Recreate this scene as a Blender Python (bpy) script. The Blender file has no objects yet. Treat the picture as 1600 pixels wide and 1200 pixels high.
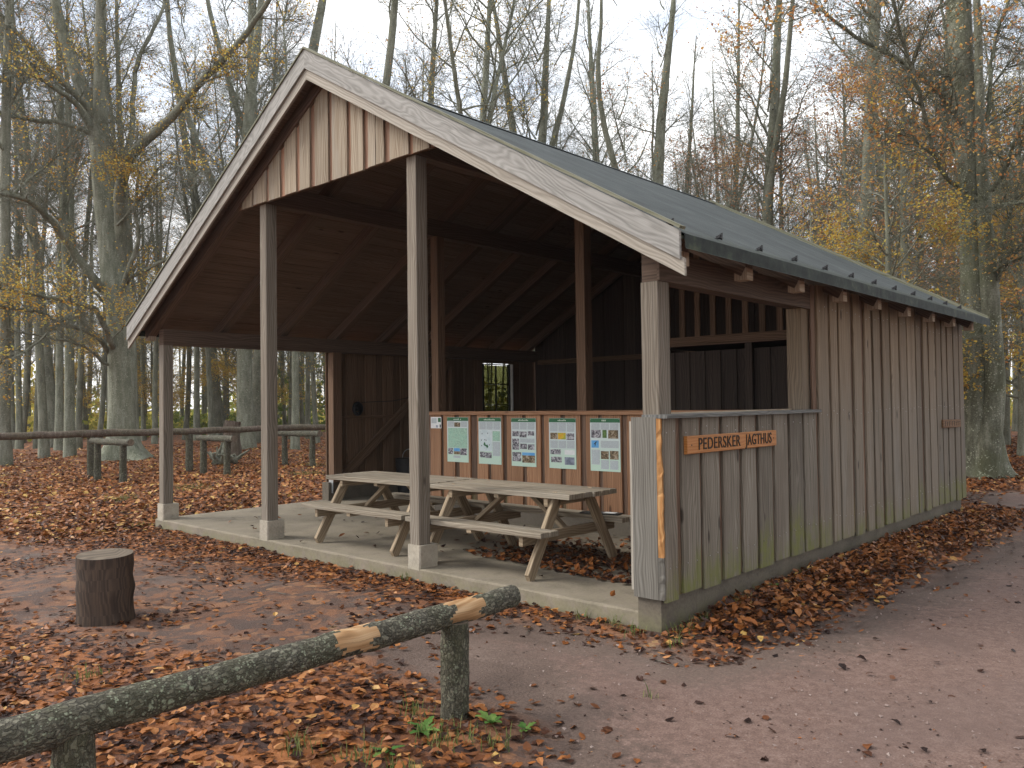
import bpy, math, random
import numpy as np
from mathutils import Vector, Matrix

R = math.radians
rng = random.Random(7)
nrg = np.random.default_rng(11)
scene = bpy.context.scene

# ------------------------------------------------------------------ camera
cam = bpy.data.cameras.new('camera')
cam.lens = 28.712
cam.sensor_width = 36.0
cam.clip_end = 2000
cam.clip_start = 0.05
camo = bpy.data.objects.new('camera', cam)
scene.collection.objects.link(camo)
rx, uy, fz = (0.738, 0.674, -0.013), (0.0263, -0.0095, 0.9996), (-0.6742, 0.7381, 0.0248)
rv, fv = Vector(rx).normalized(), Vector(fz).normalized()
uv_ = rv.cross(fv).normalized()
rv = fv.cross(uv_).normalized()
camo.matrix_world = Matrix(((rv.x, uv_.x, -fv.x, 3.2487), (rv.y, uv_.y, -fv.y, -5.1814), (rv.z, uv_.z, -fv.z, 1.5722), (0, 0, 0, 1)))
scene.camera = camo

# ------------------------------------------------------------------ world, sun, exposure
SUN_EL, SUN_AZ = R(40), R(232)          # compass bearing, from +Y towards +X
world = bpy.data.worlds.new('World')
scene.world = world
world.use_nodes = True
wt = world.node_tree
wt.nodes.clear()
def wn(t, **k):
    n = wt.nodes.new(t)
    for a, b in k.items():
        setattr(n, a, b)
    return n
sky = wn('ShaderNodeTexSky', sky_type='NISHITA', sun_disc=False, sun_elevation=SUN_EL, sun_rotation=SUN_AZ)
sky.air_density = 1.0
sky.dust_density = 2.0
skb = wn('ShaderNodeBackground')
skb.inputs[1].default_value = 0.12
wt.links.new(sky.outputs[0], skb.inputs[0])
tc = wn('ShaderNodeTexCoord')
mp = wn('ShaderNodeMapping')
mp.inputs['Scale'].default_value = (1.0, 1.0, 2.2)
mp.inputs['Location'].default_value = (0.35, 0.1, 0.0)
wt.links.new(tc.outputs['Generated'], mp.inputs[0])
cn = wn('ShaderNodeTexNoise')
cn.inputs['Scale'].default_value = 2.6
cn.inputs['Detail'].default_value = 6
cn.inputs['Roughness'].default_value = 0.55
wt.links.new(mp.outputs[0], cn.inputs['Vector'])
cr = wn('ShaderNodeValToRGB')
cr.color_ramp.elements[0].position = 0.40
cr.color_ramp.elements[0].color = (0.38, 0.38, 0.38, 1)
cr.color_ramp.elements[1].position = 0.56
cr.color_ramp.elements[1].color = (1, 1, 1, 1)
wt.links.new(cn.outputs[0], cr.inputs[0])
clb = wn('ShaderNodeBackground')
clb.inputs[0].default_value = (0.985, 0.99, 1.0, 1)
clb.inputs[1].default_value = 1.0
mxs = wn('ShaderNodeMixShader')
wt.links.new(cr.outputs[0], mxs.inputs[0])
wt.links.new(skb.outputs[0], mxs.inputs[1])
wt.links.new(clb.outputs[0], mxs.inputs[2])
wo = wn('ShaderNodeOutputWorld')
wt.links.new(mxs.outputs[0], wo.inputs[0])

sl = bpy.data.lights.new('sun', 'SUN')
sl.energy = 1.5
sl.angle = R(22)
sl.color = (1.0, 0.95, 0.87)
so = bpy.data.objects.new('sun', sl)
sdir = Vector((math.sin(SUN_AZ) * math.cos(SUN_EL), math.cos(SUN_AZ) * math.cos(SUN_EL), math.sin(SUN_EL)))
so.rotation_euler = sdir.to_track_quat('Z', 'Y').to_euler()
so.location = sdir * 60
scene.collection.objects.link(so)

scene.view_settings.view_transform = 'Standard'
scene.view_settings.look = 'None'
scene.view_settings.exposure = 1.08
scene.view_settings.gamma = 1.0
scene.view_settings.use_curve_mapping = False
try:
    scene.cycles.max_bounces = 8
    scene.cycles.diffuse_bounces = 5
    scene.cycles.transparent_max_bounces = 12
    scene.cycles.use_denoising = True
except Exception:
    pass

# ------------------------------------------------------------------ object helpers
COL = scene.collection
WP = {}                                  # world position of each unrotated parent

def tag(o, label=None, cat=None, group=None, kind=None):
    if label: o['label'] = label
    if cat: o['category'] = cat
    if group: o['group'] = group
    if kind: o['kind'] = kind
    return o

def thing(name, loc, label, cat, group=None, rotz=0.0):
    o = bpy.data.objects.new(name, None)
    o.empty_display_size = 0.2
    o.location = loc
    o.rotation_euler = (0, 0, rotz)
    COL.objects.link(o)
    WP[o.name] = Vector(loc)
    return tag(o, label, cat, group)

def link(name, mesh, parent=None, loc=(0, 0, 0)):
    """loc is a world position; the parent is never rotated"""
    o = bpy.data.objects.new(name, mesh)
    COL.objects.link(o)
    loc = Vector(loc)
    if parent is not None:
        o.parent = parent
        o.location = loc - WP[parent.name]
    else:
        o.location = loc
    WP[o.name] = loc
    return o

def copy_tree(o, loc, rotz=None, scale=None, parent=None, label=None, group=None):
    c = o.copy()
    COL.objects.link(c)
    if parent is None:
        c.location = loc
        if rotz is not None: c.rotation_euler = (0, 0, rotz)
        if scale is not None: c.scale = (scale, scale, scale)
        if label: c['label'] = label
        if group: c['group'] = group
        elif 'group' in c: del c['group']
        WP[c.name] = Vector(loc)
    else:
        c.parent = parent
    for ch in list(o.children):
        copy_tree(ch, None, parent=c)
    return c

class MB:
    """collects polygons with a UV (u along the piece in metres, v across) and a per-point random"""
    def __init__(s):
        s.v, s.f, s.uv, s.mi = [], [], [], []
    def add(s, vs, fs, uvs, mi=0):
        b = len(s.v)
        s.v += [tuple(x) for x in vs]
        for f, u in zip(fs, uvs):
            s.f.append(tuple(i + b for i in f)); s.uv.append(u); s.mi.append(mi)
    def prism(s, p0, p1, wd, w, t, cham=0.004, segs=1, jit=0.0, off=None, mi=0, ends=(0, 0)):
        """plank from p0 to p1 (centre line), wd = direction of its width w; t = thickness; front = wd x along"""
        p0, p1 = Vector(p0), Vector(p1)
        a = (p1 - p0); L = a.length; a = a / L
        wd = Vector(wd); wd = (wd - a * wd.dot(a)).normalized()
        n = wd.cross(a).normalized()
        hw, ht = w / 2, t / 2
        c = min(cham, ht * .6, hw * .6)
        cs = [(-hw, -ht), (hw, -ht), (hw, ht - c), (hw - c, ht), (-hw + c, ht), (-hw, ht - c)]
        per = [0.0]
        for i in range(6):
            x0, y0 = cs[i]; x1, y1 = cs[(i + 1) % 6]
            per.append(per[-1] + math.hypot(x1 - x0, y1 - y0))
        ou, ov = off if off else (rng.uniform(0, 60), rng.uniform(0, 60))
        vs = []
        jl = [0.0] * (segs + 1); jr = [0.0] * (segs + 1)
        if jit:
            jl = [rng.uniform(-jit, jit) for _ in jl]; jr = [rng.uniform(-jit, jit) for _ in jr]
        for k in range(segs + 1):
            q = p0 + a * (L * k / segs)
            for (x, y) in cs:
                sk = 0.0
                if k == 0: sk = ends[0] * x
                if k == segs: sk = ends[1] * x
                vs.append(q + wd * (x + (jl[k] if x < 0 else jr[k])) + n * y + a * sk)
        fs, uvs = [], []
        for k in range(segs):
            u0, u1 = ou + L * k / segs, ou + L * (k + 1) / segs
            for i in range(6):
                j = (i + 1) % 6
                fs.append((k * 6 + j, k * 6 + i, (k + 1) * 6 + i, (k + 1) * 6 + j))
                v0, v1 = ov + per[i], ov + per[i + 1]
                uvs.append(((u0, v1), (u0, v0), (u1, v0), (u1, v1)))
        e = segs * 6
        fs.append((0, 1, 2, 3, 4, 5)); uvs.append(tuple((ou + .03 * cs[i][1] / max(t, .01), ov + cs[i][0]) for i in range(6)))
        fs.append(tuple(e + i for i in (5, 4, 3, 2, 1, 0))); uvs.append(tuple((ou + .03 * cs[i][1] / max(t, .01), ov + cs[i][0]) for i in (5, 4, 3, 2, 1, 0)))
        s.add(vs, fs, uvs, mi)
    def box(s, x0, x1, y0, y1, z0, z1, mi=0, cham=0.0):
        """axis-aligned; UV along the longest side"""
        d = (x1 - x0, y1 - y0, z1 - z0)
        ax = d.index(max(d))
        m = [(x0 + x1) / 2, (y0 + y1) / 2, (z0 + z1) / 2]
        p0, p1 = list(m), list(m)
        p0[ax] = (x0, y0, z0)[ax]; p1[ax] = (x1, y1, z1)[ax]
        oth = [i for i in range(3) if i != ax]
        wi = oth[0]
        wd = [0, 0, 0]; wd[wi] = 1
        s.prism(p0, p1, wd, d[wi], d[oth[1]], cham=cham if cham else 0.002, mi=mi)
    def tube(s, pts, rad, k=8, cap=True, mi=0, wob=0.0):
        pts = [Vector(p) for p in pts]
        n = len(pts)
        ou, ov = rng.uniform(0, 60), rng.uniform(0, 60)
        vs = []; lens = [0.0]
        for i in range(1, n): lens.append(lens[-1] + (pts[i] - pts[i - 1]).length)
        t = (pts[1] - pts[0]).normalized()
        ref = Vector((0, 0, 1)) if abs(t.z) < .8 else Vector((1, 0, 0))
        for i in range(n):
            t = (pts[min(i + 1, n - 1)] - pts[max(i - 1, 0)]).normalized()
            b = t.cross(ref).normalized(); c = b.cross(t).normalized()
            ref = c
            for j in range(k):
                a = 2 * math.pi * j / k
                r = rad[i] * (1 + (rng.uniform(-wob, wob) if wob else 0))
                vs.append(pts[i] + b * (math.cos(a) * r) + c * (math.sin(a) * r))
        fs, uvs = [], []
        for i in range(n - 1):
            for j in range(k):
                j2 = (j + 1) % k
                fs.append((i * k + j2, i * k + j, (i + 1) * k + j, (i + 1) * k + j2))
                v0 = ov + 2 * math.pi * rad[i] * j / k; v1 = ov + 2 * math.pi * rad[i] * (j + 1) / k
                u0, u1 = ou + lens[i], ou + lens[i + 1]
                uvs.append(((u0, v1), (u0, v0), (u1, v0), (u1, v1)))
        s.add(vs, fs, uvs, mi)
        if cap:
            s.add(vs[:k], [tuple(range(k))], [tuple((ou, ov + .01 * i) for i in range(k))], mi)
            s.add(vs[-k:], [tuple(range(k - 1, -1, -1))], [tuple((ou, ov + .01 * i) for i in range(k))], mi)
    def mesh(s, name, mats, origin=(0, 0, 0), smooth=False):
        o = Vector(origin)
        me = bpy.data.meshes.new(name)
        me.from_pydata([tuple(Vector(v) - o) for v in s.v], [], s.f)
        ul = me.uv_layers.new(name='UVMap')
        flat = []
        for u in s.uv:
            for q in u: flat += [q[0], q[1]]
        ul.data.foreach_set('uv', flat)
        if not isinstance(mats, (list, tuple)): mats = [mats]
        for m in mats: me.materials.append(m)
        me.polygons.foreach_set('material_index', s.mi)
        if smooth: me.polygons.foreach_set('use_smooth', [True] * len(s.f))
        me.update()
        return me
    def build(s, name, mats, parent=None, origin=None, smooth=False):
        if origin is None:
            vs = np.array(s.v); origin = (float(vs[:, 0].mean()), float(vs[:, 1].mean()), float(vs[:, 2].min()))
        return link(name, s.mesh(name, mats, origin, smooth), parent, origin)

def mesh_np(name, verts, faces, mats, rnd=None, smooth=False, mi=None):
    """verts (n,3); faces (m,k) with one k"""
    me = bpy.data.meshes.new(name)
    verts = np.asarray(verts, dtype=np.float32); faces = np.asarray(faces, dtype=np.int32)
    m, k = faces.shape
    me.vertices.add(len(verts)); me.vertices.foreach_set('co', verts.ravel())
    me.loops.add(m * k); me.loops.foreach_set('vertex_index', faces.ravel())
    me.polygons.add(m)
    me.polygons.foreach_set('loop_start', np.arange(0, m * k, k, dtype=np.int32))
    me.polygons.foreach_set('loop_total', np.full(m, k, dtype=np.int32))
    if not isinstance(mats, (list, tuple)): mats = [mats]
    for mt in mats: me.materials.append(mt)
    if mi is not None: me.polygons.foreach_set('material_index', np.asarray(mi, dtype=np.int32))
    if rnd is not None:
        at = me.attributes.new('rnd', 'FLOAT', 'POINT')
        at.data.foreach_set('value', np.asarray(rnd, dtype=np.float32))
    me.polygons.foreach_set('use_smooth', np.full(m, bool(smooth)))
    me.update(calc_edges=True)
    return me

# ------------------------------------------------------------------ materials
class NT:
    def __init__(s, name):
        s.m = bpy.data.materials.new(name); s.m.use_nodes = True
        s.t = s.m.node_tree; s.t.nodes.clear()
        s.out = s.t.nodes.new('ShaderNodeOutputMaterial')
    def n(s, t, **k):
        x = s.t.nodes.new(t)
        for a, b in k.items(): setattr(x, a, b)
        return x
    def l(s, a, b): s.t.links.new(a, b)
    def set(s, sock, v):
        if hasattr(v, 'is_linked') or isinstance(v, bpy.types.NodeSocket): s.l(v, sock)
        else: sock.default_value = v
    def math(s, op, a, b=0.0, c=None, clamp=False):
        x = s.n('ShaderNodeMath', operation=op, use_clamp=clamp)
        s.set(x.inputs[0], a); s.set(x.inputs[1], b)
        if c is not None: s.set(x.inputs[2], c)
        return x.outputs[0]
    def comb(s, a, b, c=0.0):
        x = s.n('ShaderNodeCombineXYZ')
        for i, q in enumerate((a, b, c)): s.set(x.inputs[i], q)
        return x.outputs[0]
    def noise(s, vec, scale=1.0, detail=3, rough=0.55, dist=0.0):
        x = s.n('ShaderNodeTexNoise')
        if vec is not None: s.l(vec, x.inputs['Vector'])
        x.inputs['Scale'].default_value = scale; x.inputs['Detail'].default_value = detail
        x.inputs['Roughness'].default_value = rough; x.inputs['Distortion'].default_value = dist
        return x.outputs[0]
    def voro(s, vec, scale=1.0, feat='F1', rand=1.0):
        x = s.n('ShaderNodeTexVoronoi', feature=feat)
        if vec is not None: s.l(vec, x.inputs['Vector'])
        x.inputs['Scale'].default_value = scale; x.inputs['Randomness'].default_value = rand
        return x
    def ramp(s, fac, stops, interp='LINEAR'):
        x = s.n('ShaderNodeValToRGB'); cr = x.color_ramp; cr.interpolation = interp
        while len(cr.elements) < len(stops): cr.elements.new(0.5)
        for e, (p, c) in zip(cr.elements, stops):
            e.position = p; e.color = (*c, 1) if len(c) == 3 else c
        s.set(x.inputs[0], fac)
        return x.outputs[0]
    def mix(s, fac, a, b, blend='MIX'):
        x = s.n('ShaderNodeMix', data_type='RGBA', blend_type=blend)
        s.set(x.inputs[0], fac)
        s.set(x.inputs[6], a if not isinstance(a, tuple) else (*a, 1)[:4])
        s.set(x.inputs[7], b if not isinstance(b, tuple) else (*b, 1)[:4])
        return x.outputs[2]
    def step(s, v, a, b):
        x = s.n('ShaderNodeMapRange', interpolation_type='SMOOTHSTEP')
        s.set(x.inputs[0], v); x.inputs[1].default_value = a; x.inputs[2].default_value = b
        return x.outputs[0]
    def bsdf(s, col, rough=0.7, bump=None, bstr=0.3, bdist=0.01, spec=0.3, metal=0.0):
        p = s.n('ShaderNodeBsdfPrincipled')
        s.set(p.inputs['Base Color'], col if not isinstance(col, tuple) else (*col, 1)[:4])
        s.set(p.inputs['Roughness'], rough); s.set(p.inputs['Metallic'], metal)
        p.inputs['Specular IOR Level'].default_value = spec
        if bump is not None:
            b = s.n('ShaderNodeBump'); b.inputs['Strength'].default_value = bstr; b.inputs['Distance'].default_value = bdist
            s.l(bump, b.inputs['Height']); s.l(b.outputs[0], p.inputs['Normal'])
        s.l(p.outputs[0], s.out.inputs[0])
        return p

def wood(name, cols, streak=1.0, figure=6.0, rings=16.0, knots=0.5, algae=None, top_brown=None, tint=0.25, rough=0.8, blotch=None, bump=0.35, deep=None):
    """sawn timber; u along the grain, v across. cols = dark, mid, light"""
    t = NT(name)
    uv = t.n('ShaderNodeUVMap', uv_map='UVMap').outputs[0]
    sp = t.n('ShaderNodeSeparateXYZ'); t.l(uv, sp.inputs[0])
    u, v = sp.outputs[0], sp.outputs[1]
    oi = t.n('ShaderNodeObjectInfo').outputs['Random']
    w = t.math('MULTIPLY', oi, 37.0)
    fine = t.noise(t.comb(t.math('MULTIPLY', u, 2.2), t.math('MULTIPLY', v, 110.0), w), 1.0, 4, .6)
    med = t.noise(t.comb(t.math('MULTIPLY', u, .9), t.math('MULTIPLY', v, 22.0), w), 1.0, 3, .55)
    warp = t.noise(t.comb(t.math('MULTIPLY', u, 1.1), t.math('MULTIPLY', v, 5.0), w), 1.0, 2, .5)
    # knots: cells stretched along the grain
    vk = t.voro(t.comb(t.math('MULTIPLY', u, 2.1), t.math('MULTIPLY', v, 6.0), w), 1.0)
    kd = vk.outputs['Distance']
    kn = t.step(kd, .16, .07)
    ksel = t.step(vk.outputs['Color'], 1.0 - knots * .55, 1.0 - knots * .55 + .02) if knots else None
    # cathedral grain: bands across v, bent by the warp and round the knots
    ph = t.math('ADD', t.math('MULTIPLY', v, rings * 6.2832 * 2.2), t.math('MULTIPLY', warp, figure * 6.2832))
    ph = t.math('ADD', ph, t.math('MULTIPLY', t.step(kd, .5, .05), 5.0))
    rg = t.math('MULTIPLY_ADD', t.math('SINE', ph), .5, .5)
    g = t.math('ADD', t.math('MULTIPLY', fine, .42 * streak), t.math('ADD', t.math('MULTIPLY', med, .46 * streak), t.math('MULTIPLY', rg, .2)))
    g = t.math('ADD', g, (1 - streak) * .45)
    col = t.ramp(g, [(.26, cols[0]), (.5, cols[1]), (.76, cols[2])])
    big = t.noise(t.comb(t.math('MULTIPLY', u, .8), t.math('MULTIPLY', v, 3.0), t.math('ADD', w, 9.0)), 1.0, 3, .6)
    if blotch is not None:
        col = t.mix(t.math('MULTIPLY', t.step(big, .48, .66), blotch[1]), col, blotch[0])
    if knots:
        kk = t.math('MULTIPLY', kn, ksel)
        col = t.mix(t.math('MULTIPLY', kk, .75), col, tuple(c * .3 for c in cols[0][:1]) + tuple(c * .24 for c in cols[0][1:]))
    # dark weather streaks running with the grain
    ds = t.noise(t.comb(t.math('MULTIPLY', u, .55), t.math('MULTIPLY', v, 34.0), t.math('ADD', w, 17.0)), 1.0, 4, .6)
    col = t.mix(t.math('MULTIPLY', t.step(ds, .57, .72), .5), col, tuple(q * .8 for q in cols[0]))
    # every board its own tone
    br = t.math('ADD', 1.0 - tint, t.math('MULTIPLY', oi, 2 * tint))
    col = t.mix(1.0, col, t.comb(br, br, br), 'MULTIPLY')
    if top_brown or algae:
        z = t.n('ShaderNodeSeparateXYZ'); t.l(t.n('ShaderNodeNewGeometry').outputs['Position'], z.inputs[0])
        zz = z.outputs[2]
    if top_brown:   # boards kept dry under the eaves have stayed brown, lower ones have bleached
        c2, z0, z1, am = top_brown
        zb = t.math('ADD', zz, t.math('MULTIPLY', t.math('SUBTRACT', big, .5), 1.6))
        col = t.mix(t.math('MULTIPLY', t.step(zb, z0, z1), am), col, t.mix(1.0, col, c2, 'MULTIPLY'))
    if algae:
        z0, z1, am = algae
        an = t.noise(t.comb(t.math('MULTIPLY', u, 3.0), t.math('MULTIPLY', v, 14.0), w), 1.0, 4, .6)
        za = t.math('ADD', zz, t.math('MULTIPLY', t.math('SUBTRACT', an, .5), .55))
        za = t.math('ADD', za, t.math('MULTIPLY', t.math('SUBTRACT', oi, .5), .35))
        pa = t.noise(t.comb(t.math('MULTIPLY', u, 5.0), t.math('MULTIPLY', v, 9.0), t.math('ADD', w, 4.0)), 1.0, 4, .65)
        col = t.mix(t.math('MULTIPLY', t.math('MULTIPLY', t.step(za, z1, z0), t.step(pa, .3, .6)), am), col, (.135, .14, .042))
    h = t.math('ADD', t.math('MULTIPLY', fine, .6), t.math('MULTIPLY', rg, .35))
    t.bsdf(col, rough, h, bump, .004, spec=.25)
    return t.m

M = {}
M['half_wall'] = wood('weathered_grey_boards', ((.062, .049, .036), (.143, .123, .097), (.225, .202, .168)), algae=(.12, .50, .95), blotch=((.10, .08, .062), .6), knots=.7, tint=.2)
M['side_wall'] = wood('weathered_brown_boards', ((.066, .05, .035), (.15, .123, .093), (.23, .197, .158)), algae=(.12, .40, .75), top_brown=((1.05, .88, .69), 1.0, 2.6, .9), knots=.75, tint=.19, blotch=((.148, .138, .12), .5))
M['corner'] = wood('plain_grey_corner_board', ((.066, .06, .05), (.13, .121, .105), (.195, .184, .164)), knots=.1, rings=20, tint=.05)
M['under'] = wood('sheltered_red_boards', ((.06, .035, .024), (.125, .077, .053), (.2, .135, .098)), knots=.3, algae=(.1, .5, .5), tint=.3)
M['gable'] = wood('pale_gable_boards', ((.115, .08, .05), (.235, .185, .13), (.34, .295, .23)), knots=.7, blotch=((.275, .25, .21), .6), tint=.16)
M['gable_under'] = wood('gable_under_boards', ((.12, .06, .035), (.23, .125, .08), (.3, .19, .13)), knots=.3)
M['barge'] = wood('bleached_barge_board', ((.135, .131, .121), (.235, .229, .214), (.33, .323, .306)), streak=.8, figure=13, rings=9, knots=.35, tint=.06, bump=.5)
M['barge_low'] = wood('pale_lower_barge_board', ((.15, .13, .105), (.265, .24, .203), (.36, .332, .288)), knots=.3, tint=.06)
M['capstrip'] = wood('mossy_cap_strip', ((.06, .064, .038), (.13, .132, .088), (.21, .205, .16)), knots=0, tint=.08)
M['post'] = wood('weathered_posts', ((.075, .06, .045), (.148, .124, .097), (.235, .208, .173)), knots=.4, tint=.1)
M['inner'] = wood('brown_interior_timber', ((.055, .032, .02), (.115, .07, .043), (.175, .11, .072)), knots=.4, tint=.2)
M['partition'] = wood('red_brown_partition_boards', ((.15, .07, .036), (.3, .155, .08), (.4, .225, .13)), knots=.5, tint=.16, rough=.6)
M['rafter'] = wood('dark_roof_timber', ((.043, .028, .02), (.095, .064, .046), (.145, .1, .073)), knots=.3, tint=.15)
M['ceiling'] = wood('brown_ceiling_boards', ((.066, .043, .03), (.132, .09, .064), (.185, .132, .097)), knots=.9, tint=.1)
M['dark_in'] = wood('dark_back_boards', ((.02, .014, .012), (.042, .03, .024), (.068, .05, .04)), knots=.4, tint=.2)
M['tail'] = wood('rafter_ends', ((.2, .145, .1), (.34, .265, .19), (.43, .36, .28)), knots=.2, tint=.1)
M['table'] = wood('grey_table_timber', ((.095, .075, .052), (.21, .175, .13), (.32, .28, .22)), knots=.5, tint=.16, blotch=((.22, .2, .165), .55))
M['table_leg'] = wood('tan_table_legs', ((.11, .08, .05), (.235, .18, .118), (.34, .27, .19)), knots=.4, tint=.12)
M['caprail'] = wood('dark_grey_cap_rail', ((.05, .05, .046), (.105, .105, .1), (.18, .18, .17)), knots=.2, tint=.05)
M['sign'] = wood('oiled_sign_board', ((.22, .08, .02), (.34, .135, .035), (.42, .19, .06)), streak=.5, knots=.2, tint=.04, rough=.5)
M['sign_old'] = wood('dark_brown_sign_board', ((.07, .034, .016), (.13, .07, .035), (.19, .11, .06)), streak=.6, knots=.2, tint=.04)
M['fresh'] = wood('torn_fresh_wood', ((.19, .085, .028), (.36, .175, .062), (.45, .27, .12)), knots=.3, tint=.04)
M['bare'] = wood('bare_weathered_log_wood', ((.14, .07, .03), (.31, .18, .085), (.44, .30, .17)), knots=.4, rings=7, tint=.02)
M['stump_side'] = wood('dark_stump_side', ((.014, .010, .008), (.04, .027, .02), (.088, .058, .04)), figure=10, rings=5, knots=.1, tint=.05, bump=.8, blotch=((.02, .014, .011), .7))
M['endgrain'] = wood('end_grain', ((.045, .035, .026), (.10, .078, .057), (.165, .132, .096)), knots=0, tint=.05)

def simple(name, col, rough=.6, metal=0.0, spec=.3):
    t = NT(name)
    n = t.noise(t.n('ShaderNodeTexCoord').outputs['Object'], 14.0, 4, .6)
    c = t.mix(n, tuple(q * .72 for q in col), tuple(min(1, q * 1.28) for q in col))
    t.bsdf(c, rough, n, .15, .004, spec=spec, metal=metal)
    return t.m
M['paint_black'] = simple('carved_dark_letters', (.018, .011, .007), .7)
M['black'] = simple('black_plastic', (.012, .012, .014), .45)
M['iron'] = simple('dark_iron', (.03, .03, .032), .55, .6)
M['zinc'] = simple('galvanised_steel', (.42, .44, .45), .45, .8)
M['white_paint'] = simple('white_window_paint', (.62, .62, .6), .5)
M['screw'] = simple('screw_heads', (.35, .34, .32), .4, .8)

def concrete(name, base, green=.5):
    t = NT(name)
    pos = t.n('ShaderNodeNewGeometry').outputs['Position']
    a = t.noise(pos, 2.2, 5, .62); b = t.noise(pos, 38.0, 4, .7); c = t.noise(pos, 6.0, 4, .6)
    col = t.ramp(t.math('ADD', t.math('MULTIPLY', a, .6), t.math('MULTIPLY', b, .4)), [(.3, tuple(q * .55 for q in base)), (.5, base), (.7, tuple(q * 1.3 for q in base))])
    sp = t.n('ShaderNodeSeparateXYZ'); t.l(pos, sp.inputs[0])
    low = t.step(t.math('ADD', sp.outputs[2], t.math('MULTIPLY', t.math('SUBTRACT', c, .5), .3)), .07, -.10)
    gm = t.math('MULTIPLY', t.math('MULTIPLY', low, t.step(c, .36, .6)), green)
    col = t.mix(gm, col, (.16, .165, .06))
    st = t.step(t.noise(pos, 3.4, 5, .65), .56, .7)
    col = t.mix(t.math('MULTIPLY', st, .35), col, tuple(q * .45 for q in base))
    t.bsdf(col, .88, t.math('ADD', t.math('MULTIPLY', b, .7), a), .5, .006)
    return t.m
M['slab'] = concrete('worn_concrete_slab', (.19, .162, .126), .35)
M['plinth'] = concrete('pale_concrete_plinth', (.345, .31, .25), .35)
M['found'] = concrete('grey_concrete_foundation', (.118, .10, .078), .35)

t = NT('roofing_felt')
pos = t.n('ShaderNodeNewGeometry').outputs['Position']
b = t.noise(pos, 160.0, 3, .7); a = t.noise(pos, 2.0, 5, .6)
col = t.ramp(t.math('ADD', t.math('MULTIPLY', a, .6), t.math('MULTIPLY', b, .4)), [(.3, (.026, .031, .032)), (.52, (.05, .059, .060)), (.72, (.085, .096, .094))])
sp = t.n('ShaderNodeSeparateXYZ'); t.l(pos, sp.inputs[0])
ms = t.math('MULTIPLY', t.step(sp.outputs[2], 3.0, 2.7), t.step(t.noise(pos, 9.0, 5, .7), .42, .62))
col = t.mix(t.math('MULTIPLY', ms, .8), col, (.10, .115, .07))
t.bsdf(col, .8, b, .6, .004, spec=.2)
M['felt'] = t.m

t = NT('green_metal_eave_trim')
pos = t.n('ShaderNodeNewGeometry').outputs['Position']
a = t.noise(pos, 7.0, 5, .65)
t.bsdf(t.ramp(a, [(.35, (.014, .018, .017)), (.55, (.028, .036, .031)), (.72, (.065, .078, .05))]), .7, a, .3, .004, spec=.15)
M['trim'] = t.m

def bark(name, cols, lichen=.5, moss=.6, vs=1.0):
    t = NT(name)
    oc = t.n('ShaderNodeTexCoord').outputs['Object']
    mp_ = t.n('ShaderNodeMapping'); mp_.inputs['Scale'].default_value = (7 * vs, 7 * vs, 1.6 * vs); t.l(oc, mp_.inputs[0])
    a = t.noise(mp_.outputs[0], 1.0, 5, .65, .4)
    b = t.noise(oc, 30.0 * vs, 4, .7)
    big = t.noise(oc, 1.1, 4, .6)
    g = t.math('ADD', t.math('MULTIPLY', a, .6), t.math('MULTIPLY', b, .4))
    col = t.ramp(g, [(.34, cols[0]), (.5, cols[1]), (.66, cols[2])])
    col = t.mix(t.math('MULTIPLY', t.step(big, .42, .62), moss), col, (.078, .086, .044))
    if lichen:
        dv = t.n('ShaderNodeVectorMath', operation='ADD'); t.l(oc, dv.inputs[0]); wn_ = t.n('ShaderNodeTexNoise'); wn_.inputs['Scale'].default_value = 26 * vs; t.l(oc, wn_.inputs['Vector'])
        ws_ = t.n('ShaderNodeVectorMath', operation='SCALE'); ws_.inputs['Scale'].default_value = .06 / vs; t.l(wn_.outputs['Color'], ws_.inputs[0]); t.l(ws_.outputs[0], dv.inputs[1])
        vo = t.voro(dv.outputs[0], 19.0 * vs)
        lm = t.math('MULTIPLY', t.step(vo.outputs['Distance'], .34, .24), t.step(t.noise(oc, 3.5, 4, .6), .43, .55))
        lm = t.math('MULTIPLY', lm, t.step(vo.outputs['Color'], .32, .38))
        col = t.mix(t.math('MULTIPLY', lm, lichen), col, (.33, .35, .27))
    t.bsdf(col, .85, g, .6, .02)
    return t.m
M['bark'] = bark('grey_green_beech_bark', ((.075, .08, .058), (.165, .173, .13), (.275, .285, .23)), .6, .3)
M['bark_dark'] = bark('dark_bark', ((.065, .067, .05), (.15, .153, .116), (.245, .25, .2)), .4, .3)
M['bark_pale'] = bark('lichened_pale_bark', ((.035, .036, .024), (.115, .117, .085), (.25, .255, .205)), .9, .6, 1.1)
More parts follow.
